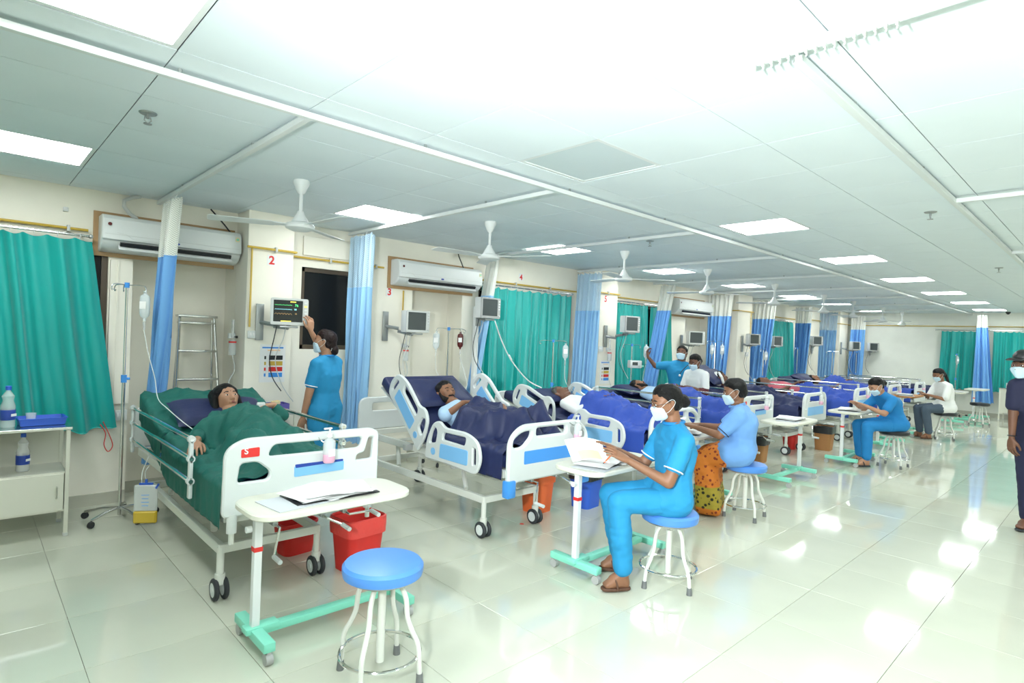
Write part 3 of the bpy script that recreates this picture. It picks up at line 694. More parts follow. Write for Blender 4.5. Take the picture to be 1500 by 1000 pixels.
# ------------------------------------------------------------------ bedside cabinets and what stands on them
mat('purple', (.10, .08, .35), .4); mat('ochre', (.65, .40, .06), .5)
def cabinet(label, loc, rz=0):
    t = thing('bedside_cabinet', label, 'cabinet', loc, rz, 'steel bedside cabinets')
    w, d = .44, .42
    for sx in (-1, 1):
        for sy in (-1, 1):
            b = B(); b.box((sx*(w/2-.0125), sy*(d/2-.0125), .385), (.025, .025, .77), ch=.003); o = b.build('leg', 'cream', t, smooth=False)
            b = B(); b.box((sx*(w/2-.0125), sy*(d/2-.0125), .012), (.03, .03, .024), ch=.003); b.build('rubber_tip', 'palegrey', o, smooth=False)
    b = B(); b.box((0, 0, .775), (w+.02, d+.02, .02), ch=.003); b.build('top', 'steel', t, smooth=False)
    b = B(); b.box((0, 0, .185), (w-.03, d-.03, .012)); b.box((-w/2+.02, 0, .32), (.008, d-.05, .28)); b.box((w/2-.02, 0, .32), (.008, d-.05, .28)); b.box((0, d/2-.015, .47), (w-.05, .008, .58)); b.box((0, 0, .455), (w-.03, d-.03, .012)); b.box((-w/2+.016, 0, .61), (.006, d-.05, .3)); b.build('body', 'cream', t, smooth=False)
    b = B(); b.box((0, -d/2+.012, .32), (w-.06, .014, .262), ch=.003); dd = b.build('door', 'cream', t, smooth=False)
    b = B(); b.tube([(.15, -d/2+.003, .28), (.15, -d/2-.02, .28), (.15, -d/2-.02, .36), (.15, -d/2+.003, .36)], .005, 6); b.build('handle', 'steel', dd)
    return t
cabinet('cream steel bedside cabinet with bottles at the left edge', (.36, 5.40, 0)); cabinet('pale steel bedside cabinet by the far end wall', (18.55, 1.9, 0), PI/2-.1)
def bottle(label, loc, s=1.0, word='AQUA'):
    t = thing('water_bottle', label, 'bottle', loc, 0, 'clear water bottles')
    b = B(); b.lathe([(0, 0), (.036, 0), (.042, .008), (.042, .05), (.038, .07), (.041, .09), (.042, .15), (.030, .19), (.036, .22), (.014, .255), (.014, .27), (0, .27)], n=24); b.build('body', 'clear', t)
    b = B(); b.lathe([(.0425, .055), (.0428, .056), (.0432, .125), (.0428, .126)], n=24); b.build('print_label', 'darkblue', t)
    b = B(); b.lathe([(0, .262), (.017, .262), (.017, .287), (.014, .29), (0, .29)], n=16); b.build('cap', 'blueplastic', t)
    b = B(); b.box((.0, -.0445, .09), (.04, .002, .018)); b.build('label_print', 'paper', t, smooth=False)
    t.rotation_euler.z = .75; t.scale = (s,)*3; return t
cabinet('cream bedside cabinet between the first bed and the standing nurse', (2.10, 5.40, 0)).scale = (.66, .8, 1); cabinet('cream bedside cabinet at the head of the third bed', (6.28, 5.14, 0))
for lab, x, y, z in (('blue plastic tray on the cabinet by the third bed', 6.26, 5.12, .786), ('purple plastic tray on the cabinet by the standing nurse', 2.10, 5.40, .786)):
    t = thing('supply_tray', lab, 'tray', (x, y, z)); t.scale = (1, 1, 1) if x > 4 else (.8, .8, 1); m_ = 'bedblue' if x > 4 else 'purple'
    b = B(); b.box((0, 0, .004), (.28, .2, .008)); b.build('base', m_, t, smooth=False)
    for s in (-1, 1):
        b = B(); b.box((0, s*.1, .035), (.29, .006, .07)); b.build('long_side', m_, t, smooth=False)
        b = B(); b.box((s*.143, 0, .035), (.006, .2, .07)); b.build('short_side', m_, t, smooth=False)
t = thing('kit_box', 'small yellow packet in the purple tray', 'box', (2.12, 5.40, .796), .4); b = B(); b.box((0, 0, .04), (.07, .05, .08), ch=.004); b.build('carton', 'paperyellow', t, smooth=False); b = B(); b.box((0, 0, .081), (.06, .012, .003)); b.build('flap', 'ochre', t, smooth=False)
for lab, y in (('white carton on the far cabinet, left one', 1.98), ('white carton on the far cabinet, right one', 1.82)):
    t = thing('kit_box', lab, 'box', (18.5, y, .785), .2); b = B(); b.box((0, 0, .06), (.1, .09, .12), ch=.004); b.build('carton', 'paper', t, smooth=False); b = B(); b.box((0, 0, .121), (.09, .02, .003)); b.build('flap', 'papergrey', t, smooth=False)
t = thing('infusion_pump', 'white infusion pump clamped to the stand by the reaching nurse', 'medical device', (7.70, 5.33, 1.14), -.5)
b = B(); b.box((0, 0, .06), (.2, .11, .12), ch=.012); b.build('housing', 'white', t); b = B(); b.box((-.02, -.057, .07), (.09, .004, .05)); b.build('display', 'screengrey', t, smooth=False); b = B(); b.cyl((.11, 0, .03), (.15, 0, .03), .016, n=10); b.build('side_knob', 'mint', t); b = B(); b.box((.05, -.058, .03), (.04, .006, .03), ch=.002); b.build('keypad', 'palegrey', t)
t = thing('monitor_lead', 'long white lead slanting before the teal curtain to the third bed', 'cable'); b = B(); b.tube(smoothpts([(4.70, 5.30, 1.74), (4.88, 5.36, 1.5), (5.1, 5.4, 1.25), (5.38, 5.38, 1.0), (5.55, 5.28, .90)]), .008, 6); b.build('lead', 'paper', t); b = B(); b.cyl((5.04, 5.39, 1.32), (5.09, 5.395, 1.26), .014, n=8); b.build('joint', 'paper', t)
bottle('clear bottle with a blue cap on top of the left cabinet', (.24, 5.33, .785)); bottle('clear bottle with a blue cap on the shelf of the left cabinet', (.33, 5.36, .463), .93)
t = thing('instrument_tray', 'blue plastic tray on top of the left cabinet', 'tray', (.43, 5.40, .785), .05)
o = [(-.13, -.09), (.13, -.09), (.13, .09), (-.13, .09)]
b = B(); b.box((0, 0, .005), (.24, .16, .008))
for s in (-1, 1): b.box((0, s*.088, .028), (.25, .006, .05), rot=(-s*.2, 0, 0)); b.box((s*.128, 0, .028), (.006, .17, .05), rot=(0, s*.2, 0))
b.build('basin', 'blueplastic', t, smooth=False)
b = B(); b.plate(rnd([(-.142, -.1), (.142, -.1), (.142, .1), (-.142, .1)], .01), [rnd([(-.132, -.09), (.132, -.09), (.132, .09), (-.132, .09)], .008)], t=.006, ch=.001, M=Matrix.Translation((0, 0, .053)) @ Matrix.Rotation(PI/2, 4, 'X')); b.build('rim', 'blueplastic', t)
b = B(); b.lathe([(0, 0), (.026, 0), (.03, .06), (.032, .075), (.029, .075), (.026, .008), (0, .008)], n=20); o = tag(b.build('drinking_glass', 'clear'), 'clear tumbler standing in the blue tray', 'glass'); o.location = (.37, 5.40, .795)
t = thing('call_cord', 'thin red call cord hanging below the left curtain', 'cord'); b = B(); b.tube(smoothpts([(.86, 5.80, .72), (.9, 5.79, .62), (.93, 5.79, .52), (.90, 5.79, .47), (.87, 5.79, .53), (.88, 5.8, .62), (.84, 5.8, .70)]), .0035, 6); b.build('cord', 'red', t)

# ------------------------------------------------------------------ stools
def stool(label, loc, rz=0, seat='stoolblue', h=.5, sc=1.0):
    t = thing('stool', label, 'stool', loc, rz, 'round revolving stools')
    r = .18
    b = B(); b.lathe([(0, h-.065), (r-.02, h-.065), (r-.004, h-.058), (r, h-.04), (r, h-.018), (r-.012, h-.004), (r-.05, h), (0, h+.002)], n=36); b.build('cushion', seat, t)
    b = B(); b.lathe([(0, h-.075), (r-.03, h-.075), (r-.03, h-.065), (0, h-.065)], n=28); b.build('seat_plate', 'greysteel', t)
    b = B(); b.cyl((0, 0, .07), (0, 0, h-.13), .019, n=14); b.build('center_tube', 'frame', t)
    b = B(); b.cyl((0, 0, h-.14), (0, 0, h-.07), .012, n=12); b.build('screw', 'steel', t)
    for k in range(4):
        a = PI/2*k+.4; d = V((math.cos(a), math.sin(a), 0)); Z = V((0, 0, 1))
        pts = [d*.012+Z*(h-.115), d*.05+Z*(h-.095), d*.09+Z*(h-.11), d*.115+Z*(h-.16), d*.125+Z*(h-.24), d*.15+Z*(h-.30), d*.18+Z*(h-.36), d*.19+Z*.05, d*.192+Z*.03]
        b = B(); b.tube(smoothpts(pts, 4), .0115, 10); o = b.build('leg', 'frame', t)
        b = B(); b.cyl(d*.193+Z*0, d*.191+Z*.045, .017, .0145, n=12); b.build('rubber_tip', 'greyrubber', o)
    b = B(); b.tube([(.178*math.cos(a*PI/20), .178*math.sin(a*PI/20), .115) for a in range(40)], .008, 8, closed=True); b.build('foot_ring', 'chrome', t)
    t.scale = (sc,)*3; return t
stool('empty round blue stool nearest the camera', (1.40, 2.27, 0), .2, h=.525)
stool('round blue stool under the nurse in bright blue', (3.35, 2.0, 0), .9, h=.475)
stool('round blue stool under the woman in the orange skirt', (5.22, 2.36, 0), .5, h=.49)
stool('round black stool under the nurse writing by the fifth bed', (9.22, 2.15, 0), .3, 'stoolblack', h=.5)
stool('round black stool under the woman in the white coat', (13.05, 2.26, 0), .6, 'stoolblack', h=.5)
stool('empty round black stool near the far end wall', (16.5, 2.24, 0), .1, 'stoolblack', h=.5)

# ------------------------------------------------------------------ overbed tables
def table(label, loc, rz=0, h=.69, wood=False, half=.37, topshift=0):
    """column at local origin; base bar runs along +x to the second foot; top overhangs along +x"""
    t = thing('overbed_table', label, 'table', loc, rz, 'overbed tables on mint green bases')
    L = .76
    for x in (0, L):
        b = B(); b.box((x, 0, .085), (.055, .40, .045), ch=.006); f = b.build('foot_bar', 'mint', t)
        for s in (-1, 1):
            b = B(); b.cyl((x-.016, s*.18, .028), (x+.016, s*.18, .028), .028, n=16); b.box((x, s*.18, .055), (.02, .03, .03)); b.build('caster', 'greyplastic', f)
    b = B(); b.box((L/2, 0, .085), (L, .055, .035), ch=.005); b.build('cross_bar', 'mint', t)
    b = B(); b.box((.03, 0, .10), (.16, .07, .03), ch=.006); b.build('column_shoe', 'mint', t)
    b = B(); b.box((0, 0, (.09+h-.03)/2), (.038, .038, h-.12), ch=.004); b.build('column', 'white', t, smooth=False)
    b = B(); b.box((0, 0, h-.2), (.041, .041, .022)); b.build('red_mark', 'red', t, smooth=False)
    b = B(); b.cyl((-.03, 0, h-.10), (-.055, 0, h-.10), .016, n=10); b.build('lock_knob', 'white', t)
    b = B(); b.box((.3, 0, h-.035), (.6, .045, .025), ch=.003); b.build('top_arm', 'frame', t, smooth=False)
    x0, x1 = -.075+topshift, .775+topshift
    b = B(); b.plate(rnd([(x0, -.2), (x1, -.2), (x1, .2), (x0, .2)], .13, 6), t=.03, ch=.006, M=Matrix.Translation((0, 0, h-.01)) @ Matrix.Rotation(PI/2, 4, 'X')); b.build('tabletop', 'cream' if not wood else 'cardboard', t)
    return t
def papers(label, loc, rz=0, board=True, n=5, w=.33, seed=0):
    rr = random.Random(seed)
    t = thing('case_file', label, 'papers', loc, rz, 'open case files')
    if board:
        b = B(); b.box((0, 0, .004), (w*.98, .22, .006), ch=.001); b.build('clipboard', 'black', t, smooth=False)
        b = B(); b.box((-w*.4, -.02, .002), (w*.7, .24, .003), rot=(0, 0, .12)); b.build('folder', 'papergrey', t, smooth=False)
    z = .009
    for k in range(n):
        sx = rr.uniform(-.05, .05)+(-.06 if k % 2 else .06); a = rr.uniform(-.25, .25); c, s_ = math.cos(a), math.sin(a); lift = rr.uniform(.006, .018)
        def P(u, v, sx=sx, c=c, s_=s_, z=z, lift=lift):
            x, y = (u-.5)*.235, (v-.5)*.29; return V((sx+x*c-y*s_, x*s_+y*c*.85, z+lift*(1-math.cos(2*PI*u))*.5*(.4+v*.6)))
        b = B(); b.grid(P, 8, 6); o = b.build('sheet', 'paper', t, ang=180); z += .004
    for k in range(4):
        b = B(); b.box((.05, -.05+.03*k, z+.013), (.12, .002, .0005)); 
        b.build('print_line', 'papergrey', t, smooth=False) if 0 else None
    return t
table('overbed table with open files at the foot of the first bed', (1.055, 2.85, 0), 0, h=.685)
papers('open case file with white sheets on a black clipboard on the nearest table', (1.42, 2.84, .691), .0, w=.46, n=6, seed=1)
table('overbed table before the nurse in bright blue', (2.97, 2.46, 0), 0, h=.705)
papers('spread case file on the table before the nurse in bright blue', (3.22, 2.44, .711), .1, w=.36, n=6, seed=2)
table('overbed table before the woman in the orange skirt', (4.82, 2.86, 0), 0, h=.70)
papers('case file on the table before the woman in the orange skirt', (5.05, 2.86, .706), .3, n=4, seed=3)
table('unattended overbed table with papers at the foot of the fourth bed', (7.46, 2.72, 0), PI, h=.70)
papers('pile of white papers on the unattended table at the fourth bed', (7.15, 2.72, .706), .1, w=.4, n=6, seed=4)
table('overbed table before the nurse writing by the fifth bed', (8.66, 2.62, 0), 0, h=.72)
papers('white papers under the hands of the nurse writing by the fifth bed', (8.86, 2.6, .726), .1, n=5, seed=5)
table('brown-topped overbed table before the woman in the white coat', (12.72, 2.86, 0), 0, h=.74, wood=True)
papers('tall heap of white papers on the brown-topped table', (12.9, 2.86, .746), .2, n=6, seed=6)
table('overbed table with files beside the empty black stool', (15.9, 2.62, 0), 0.05, h=.72)
papers('dark files on the table beside the empty black stool', (16.1, 2.62, .726), .1, n=2, seed=7)
table('overbed table behind the empty black stool at the far wall', (17.2, 2.45, 0), 0, h=.75)
table('overbed table base seen behind the nurse writing by the fifth bed', (10.7, 2.72, 0), 0, h=.72)

# ------------------------------------------------------------------ waste bins
def bin_(label, loc, m, liner=None, sx=.15, sy=.12, h=.33, lid=None):
    t = thing('waste_bin', label, 'bin', loc, .1, 'foot-end waste bins')
    def ring(k, z): return [V((p[0]*k, p[1]*k, z)) for p in rnd([(-sx, -sy), (sx, -sy), (sx, sy), (-sx, sy)], .06)]
    def shell(b, levels):
        n = None
        for k, z in levels:
            r = ring(k, z); n = len(r); b.v += [tuple(p) for p in r]
        L = len(levels)
        for i in range(L-1):
            for j in range(n): b.f.append((i*n+j, i*n+(j+1) % n, (i+1)*n+(j+1) % n, (i+1)*n+j)); b.mi.append(0)
        b.f.append(tuple(range(n))); b.mi.append(0)
    b = B(); shell(b, [(.8, 0), (1.0, h-.02), (1.04, h-.015), (1.04, h), (.97, h), (.78, .012)]); b.build('bucket', m, t)
    if liner:
        b = B(); shell(b, [(1.05, h-.10), (1.07, h-.05), (1.065, h+.004), (1.0, h+.01), (.95, h-.02), (.76, .02)]); b.f.pop(0) if 0 else None; b.build('liner', liner, t)
    return t
bin_('red waste bin with a red liner beside the foot of the first bed', (1.92, 3.44, 0), 'red', 'bagred', .14, .13, .34)
bin_('dark red bin under the first bed', (1.72, 3.95, 0), 'red', None, .13, .1, .22)
bin_('orange bin at the foot of the second bed', (3.80, 3.62, 0), 'orange', 'orange', .13, .12, .36)
bin_('blue bin with a black liner beyond the second bed', (4.28, 3.45, 0), 'blueplastic', 'binblack', .14, .12, .36)
bin_('brown bin with a black liner at the fourth bed', (7.85, 3.4, 0), 'cardboard', 'binblack', .14, .12, .34)
bin_('red bin under the foot of the fourth bed', (7.35, 3.7, 0), 'red', None, .13, .11, .22)
bin_('cardboard-brown bin with a black liner by the fifth bed', (9.75, 3.2, 0), 'cardboard', 'binblack', .15, .13, .36)
bin_('small red bin under the fifth bed', (9.35, 3.55, 0), 'red', None, .12, .1, .22)
for lab, x, y, r in (('red round sticker on the floor before the first bed', 1.42, 3.05, .02), ('red floor sticker by the second bed crank', 3.42, 3.42, .018), ('small red floor mark behind the second bed caster', 3.12, 3.52, .018)):
    b = B(); b.cyl((0, 0, 0), (0, 0, .001), r, n=18); o = tag(b.build('floor_sticker', 'red', smooth=False), lab, 'sticker', 'red floor stickers'); o.location = (x, y, .0002)
# ------------------------------------------------------------------ beds
BEDS = {}
def mattress_line(back, yh=1.15, L=2.2, top=.67, knee=0):
    """profile of the mattress top as (y, z) points"""
    a = math.radians(back); n = min(L-yh-.1, .95 if yh > 1.1 else .90)
    return [(.06, top), (yh*.5, top+knee), (yh, top), (yh+n*math.cos(a), top+n*math.sin(a))]
def surf_z(prof, y):
    for (y0, z0), (y1, z1) in zip(prof[:-1], prof[1:]):
        if y <= y1: return z0+(z1-z0)*max(0, (y-y0))/(y1-y0)
    return prof[-1][1]
def bed(key, label, X, Yf, back=0, yh=1.15, rang=None, rails='tube', board='A', mcol='mattressblue', low=False, baseoff=0, railcol='chrome'):
    t = thing('hospital_bed', label, 'bed', (X, Yf, 0), 0, 'hospital beds in the row')
    hw = .45; L = 2.2
    # base frame
    b = B()
    for s in (-1, 1): b.box((s*.285+baseoff, 1.12, .29), (.035, 1.72, .055), ch=.004)
    for y in (.27, 1.97): b.box((baseoff, y, .29), (.60, .035, .05), ch=.004)
    b.build('base_frame', 'frame', t, smooth=False)
    for s in (-1, 1):
        for y in (.27, 1.97):
            b = B(); b.cyl((s*.285+baseoff, y, .11), (s*.285+baseoff, y, .3), .02, n=12); b.cyl((s*.285+baseoff, y, .09), (s*.285+baseoff, y, .15), .028, n=12); c = b.build('caster', 'frame', t)
            for q in (-1, 1):
                x = s*.285+baseoff+q*.026
                b = B(); b.lathe([(.040, -.013), (.056, -.012), (.0625, -.006), (.0625, .006), (.056, .012), (.040, .013)], c=(x, y, .0625), n=24, axis='x'); b.build('tyre', 'rubber', c)
                b = B(); b.lathe([(0, -.016), (.014, -.016), (.016, -.013), (.041, -.0125), (.041, .0125), (.016, .013), (.014, .016), (0, .016)], c=(x, y, .0625), n=20, axis='x'); b.build('hub', 'bedwhite', c)
    # lift legs and deck
    for y, dy in ((.55, .22), (1.55, .22)):
        b = B()
        for s in (-1, 1): b.tube([(s*.24+baseoff, y, .31), (s*.26, y+dy, .50)], .02, 8)
        b.cyl((-.27, y+dy, .50), (.27, y+dy, .50), .016, n=10); b.build('lift_arm', 'frame', t)
    b = B()
    for s in (-1, 1): b.box((s*.40, 1.12, .525), (.035, 2.1, .06), ch=.004)
    for y in (.06, .7, 1.15, 2.17): b.box((0, y, .525), (.8, .04, .05), ch=.003)
    b.build('deck_frame', 'frame', t, smooth=False)
    prof = mattress_line(back, yh, L=L)
    b = B()
    hy, hz = prof[2]; ey, ez = prof[3]; a = math.radians(back)
    b.box((0, (.06+hy)/2, .5525), (.84, hy-.08, .012)); b.box((0, (hy+ey)/2+.115*math.sin(a), (hz+ez)/2-.115*math.cos(a)), (.84, math.hypot(ey-hy, ez-hz)-.02, .012), rot=(a, 0, 0)); b.build('deck_panel', 'bedwhite', t, smooth=False)
    # mattress: rounded cross-section swept along the profile
    pts = [(prof[0][0], prof[0][1])]+[(prof[0][0]+(hy-prof[0][0])*k/8, hz) for k in range(1, 8)]+[(hy-.05, hz), (hy+.05*math.cos(a), hz+.05*math.sin(a)+.0)]+[(hy+(ey-hy)*k/8, hz+(ez-hz)*k/8) for k in range(1, 9)]
    sec = rnd([(-.43, -.10), (.43, -.10), (.43, 0), (-.43, 0)], .03, 3); n = len(sec); b = B(); N = len(pts)
    for i, (y, z) in enumerate(pts):
        d = V((pts[min(i+1, N-1)][0]-pts[max(i-1, 0)][0], pts[min(i+1, N-1)][1]-pts[max(i-1, 0)][1])).normalized(); up_ = (-d.y, d.x)
        k = .985 if i in (0, N-1) else 1
        b.v += [(sx*k, y+up_[0]*sz, z+up_[1]*sz) for sx, sz in sec]
    for i in range(N-1):
        for j in range(n): b.f.append((i*n+j, i*n+(j+1) % n, (i+1)*n+(j+1) % n, (i+1)*n+j)); b.mi.append(0)
    b.f += [tuple(range(n)), tuple(range((N-1)*n, N*n))]; b.mi += [0, 0]
    b.build('mattress', mcol, t, ang=50)
    # foot and head boards
    M0 = Matrix.Identity(4)
    if board == 'A':
        out = rnd([(-.455, .545), (.455, .545), (.455, .93, .06), (.40, .955, .05), (-.36, .955, .08), (-.45, .90, .08)], .03)
        holes = [rnd([(-.23, .845), (.33, .84), (.345, .905), (-.20, .91)], .03), rnd([(-.385, .72), (-.22, .72), (-.21, .765), (-.28, .825), (-.37, .825)], .025), rnd([(.30, .765), (.41, .765), (.42, .90), (.385, .90), (.36, .81), (.31, .80)], .015)]
        b = B(); b.plate(out, holes, t=.035, ch=.008); fbo = b.build('footboard', 'bedwhite', t); fbo.location.y = 0
        b = B(); b.plate(rnd([(-.08, .715), (.22, .72), (.22, .775), (-.08, .775)], .008), t=.006, ch=.001); o = b.build('blue_stripe', 'skyblue', fbo); o.location.y = -.019
        b = B(); b.plate(rnd([(-.075, .765), (.215, .772), (.215, .785), (-.075, .785)], .004), t=.007, ch=.001); o = b.build('dark_stripe', 'darkblue', fbo); o.location.y = -.019
        for s in (-1, 1):
            b = B(); b.cyl((s*.40, 0, .46), (s*.40, 0, .56), .026, n=14); b.build('board_socket', 'bedwhite', fbo)
            b = B(); b.cyl((s*.40, 0, .40), (s*.40, 0, .46), .014, n=10); b.build('socket_pin', 'frame', fbo)
    elif board == 'B':
        out = rnd([(-.455, .40), (-.39, .40, .03), (-.375, .47, .06), (.375, .47, .06), (.39, .40, .03), (.455, .40), (.455, .80, .09), (.33, .90, .14), (-.33, .90, .14), (-.455, .80, .09)], .02, 6)
        holes = [rnd([(-.41, .73, .05), (-.31, .73, .04), (-.23, .80, .03), (-.22, .85, .03), (-.32, .845, .05), (-.41, .79, .04)], .02), rnd([(-.17, .80), (.17, .80), (.17, .865), (-.17, .865)], .025), rnd([(.41, .73, .05), (.31, .73, .04), (.23, .80, .03), (.22, .85, .03), (.32, .845, .05), (.41, .79, .04)], .02)]
        b = B(); b.plate(out, holes, t=.045, ch=.014); fbo = b.build('footboard', 'bedwhite', t)
        b = B(); b.plate(rnd([(-.30, .60), (.30, .60), (.30, .70), (-.30, .70)], .012), t=.008, ch=.002); o = b.build('blue_panel', 'bedblue', fbo); o.location.y = -.022
        for s in (-1, 1):
            b = B(); b.box((s*.425, -.002, .43), (.085, .07, .13), ch=.014); b.build('corner_bumper', 'bedblue', fbo)
    else:
        out = rnd([(-.44, .50), (.44, .50), (.43, .84, .08), (.36, .92, .08), (-.36, .92, .08), (-.43, .84, .08)], .03)
        holes = [rnd([(-.39, .70), (-.34, .70), (-.30, .86), (-.35, .84)], .018), rnd([(.39, .70), (.34, .70), (.30, .86), (.35, .84)], .018), rnd([(-.24, .79), (.24, .79), (.22, .87), (-.22, .87)], .02)]
        b = B(); b.plate(out, holes, t=.035, ch=.008); fbo = b.build('footboard', 'bedwhite', t)
        b = B(); b.plate(rnd([(-.3, .60), (.3, .60), (.3, .72), (-.3, .72)], .01), t=.006, ch=.001); o = b.build('blue_panel', 'skyblue', fbo); o.location.y = -.019
    b = B(); b.plate(rnd([(-.45, .55), (.45, .55), (.45, .88, .1), (-.45, .88, .1)], .03), [rnd([(-.3, .74), (.3, .74), (.3, .82), (-.3, .82)], .025)], t=.035, ch=.008); o = b.build('headboard', 'bedwhite', t); o.location.y = L+.02
    # rails
    if rails == 'tube':
        for s in (-1, 1):
            b = B(); b.cyl((s*.475, .48, .885), (s*.475, 2.10, .885), .0125, n=10); g = b.build('side_rail', railcol, t)
            for y in (.50, 2.08): b = B(); b.box((s*.475, y, .72), (.022, .036, .36), ch=.006); b.build('end_post', 'bedwhite', g)
            for z in (.885, .77, .64):
                if z < .88: b = B(); b.cyl((s*.475, .48, z), (s*.475, 2.10, z), .0125, n=10); b.build('rail_tube', railcol, g)
                for y in (.50, 2.08):
                    b = B(); b.cyl((s*.475, y-.018, z), (s*.475, y+.018, z), .021, n=10); b.build('rail_clip', 'bedwhite', g)
    else:
        ro = rnd([(0, 0, .03), (.02, .16, .05), (.10, .31, .06), (.20, .34, .05), (.27, .29, .04), (.55, .29, .06), (.70, .24, .09), (.74, .10, .06), (.68, -.02, .05), (.35, .0, .05)], .04, 5)
        rh = [rnd([(.065, .135), (.15, .15), (.17, .25), (.13, .285), (.085, .22)], .025), rnd([(.24, .19), (.53, .18), (.55, .25), (.26, .25)], .025), rnd([(.64, .05), (.675, .06), (.67, .18), (.635, .19)], .015)]
        def panel(side, M, mirror, nm):
            S = Matrix.Scale(-1, 4, (1, 0, 0)) if mirror else M0
            b = B(); b.plate(ro, rh, t=.03, ch=.009, M=M @ S); g = b.build(nm, 'bedwhite', t)
            b = B(); b.plate(rnd([(.21, .035), (.58, .035), (.585, .155), (.22, .155)], .02), t=.036, ch=.003, M=M @ S); b.build('blue_inlay', 'skyblue', g)
            b = B(); b.lathe([(0, -.018), (.03, -.018), (.03, .018), (0, .018)], n=18, axis='y'); o = b.build('round_emblem', 'skyblue', g); o.matrix_local = M @ S @ Matrix.Translation((.125, 0, .075))
            return g
        for s in (-1, 1):
            # foot half: lies along +y; local plate x -> world y
            Rz = Matrix.Rotation(PI/2, 4, 'Z')
            panel(s, Matrix.Translation((s*.485, .98, .50)) @ Rz @ Matrix.Scale(1, 4), True, 'foot_rail')
            panel(s, Matrix.Translation((s*.485, yh+.07, .53)) @ Rz @ Matrix.Rotation(-math.radians(rang or back+8), 4, 'Y'), False, 'head_rail')
            
            for yy, zz in ((.6, .50), (1.3, .53)): b = B(); b.box((s*.44, yy, zz), (.10, .05, .05), ch=.004); b.build('rail_bracket', 'greyplastic', t)
    # crank handles at the foot
    for k, x in enumerate((-.16, .12, .26)):
        if k == 1 and board != 'B' and board != 'A': continue
        b = B(); dz = (-.15, -.05, .0)[k]; dx = (-.03, .09, .14)[k]
        b.tube([(x, .12, .455), (x, -.04, .45), (x+dx, -.05, .45+dz), (x+dx, -.06, .45+dz)], .007, 8); c = b.build('crank', 'chrome', t)
        b = B(); b.cyl((x+dx, -.05, .45+dz), (x+dx+.0, -.14, .445+dz), .013, n=10); b.build('grip', 'bedwhite', c)
        b = B(); b.cyl((x, .02, .455), (x, .2, .455), .016, n=10); b.build('spindle', 'greysteel', c)
    BEDS[key] = dict(t=t, X=X, Y=Yf, prof=prof, back=back)
    return t
bed(1, 'nearest hospital bed with a green sheet and steel tube rails', 1.455, 3.22, 19, rails='tube', board='A', baseoff=-.08)
bed(2, 'second hospital bed with raised back and blue-panelled moulded rails', 3.375, 3.1, 30, 1.02, 44, 'panel', 'B', 'navy', baseoff=-.14)
bed(3, 'third hospital bed with moulded rails behind the nurse in bright blue', 5.22, 3.1, 14, rails='panel', board='B', mcol='navy')
bed(4, 'fourth hospital bed, steel tube rails, patient with a beard', 7.08, 3.1, 10, rails='tube', board='A', mcol='navy')
bed(5, 'fifth hospital bed, raised back, patient in a white scarf', 9.0, 3.1, 34, rails='tube', board='C', mcol='navy')
bed(6, 'sixth hospital bed with royal blue sheets', 11.2, 3.1, 8, rails='tube', board='C', mcol='navy')
bed(7, 'seventh hospital bed with a dark-haired patient', 13.2, 3.1, 16, rails='tube', board='C', mcol='navy')
bed(8, 'eighth hospital bed near the far corner', 15.2, 3.1, 6, rails='tube', board='C', mcol='navy')
bed(9, 'ninth hospital bed nearest the far end wall', 17.1, 3.1, 5, rails='tube', board='C', mcol='navy')
f1 = [c for c in BEDS[1]['t'].children if c.name.startswith('footboard')][0]
b = B(); b.plate(rnd([(-.37, .855), (-.275, .855), (-.275, .905), (-.37, .90)], .008), t=.004, ch=.001); o = b.build('red_sticker', 'red', f1); o.location.y = -.0195; o['label'] = 'red sticker with a worn white S'
text('sticker_letter', 'S', .045, 'paper', f1, (-.345, -.0225, .888), bold=.001)
f4 = [c for c in BEDS[4]['t'].children if c.name.startswith('footboard')][0]
b = B(); b.plate(rnd([(-.36, .86), (-.32, .86), (-.32, .90), (-.36, .90)], .012), t=.004, ch=.001); o = b.build('red_sticker', 'red', f4); o.location.y = -.0195
b = B(); b.plate(rnd([(-.25, .60), (-.15, .60), (-.15, .65), (-.25, .65)], .004), t=.004, ch=.001); o = b.build('red_plate', 'red', f4); o.location.y = -.0195
# hand-wash bottles hooked on the footboards
def sanitizer(label, X, Y, z):
    t = thing('sanitizer_bottle', label, 'bottle', (X, Y-.05, z), .1, 'pink sanitizer bottles on footboards')
    b = B(); b.lathe([(0, 0), (.03, 0), (.036, .01), (.036, .055), (.0, .055)], n=18); o = b.build('gel', 'pink', t); o.scale = (1, .75, 1)
    b = B(); b.lathe([(.0365, .05), (.037, .11), (.034, .125), (.016, .14), (.015, .15), (0, .15)], n=18); o = b.build('upper_body', 'clearbag', t); o.scale = (1, .75, 1)
    b = B(); b.lathe([(0, .148), (.018, .148), (.018, .166), (.006, .17), (.006, .195), (0, .195)], n=14); b.box((-.012, 0, .198), (.05, .014, .01), ch=.003); b.build('pump', 'white', t)
    b = B(); b.box((0, -.028, .06), (.04, .002, .04)); b.build('print_label', 'paper', t, smooth=False)
    b = B(); b.tube([(-.037, .0, .12), (-.037, .04, .13), (-.037, .06, .14), (.037, .06, .14), (.037, .04, .13), (.037, 0, .12)], .004, 6); b.build('wire_hook', 'steel', t)
sanitizer('pink sanitizer bottle on the footboard of the first bed', 1.555, 3.20, .785); sanitizer('pink sanitizer bottle on the footboard of the second bed', 3.62, 3.075, .74)
sanitizer('pink sanitizer bottle on the footboard of the fourth bed', 7.2, 3.08, .78); sanitizer('pink sanitizer bottle on the footboard of the fifth bed', 9.05, 3.08, .75)
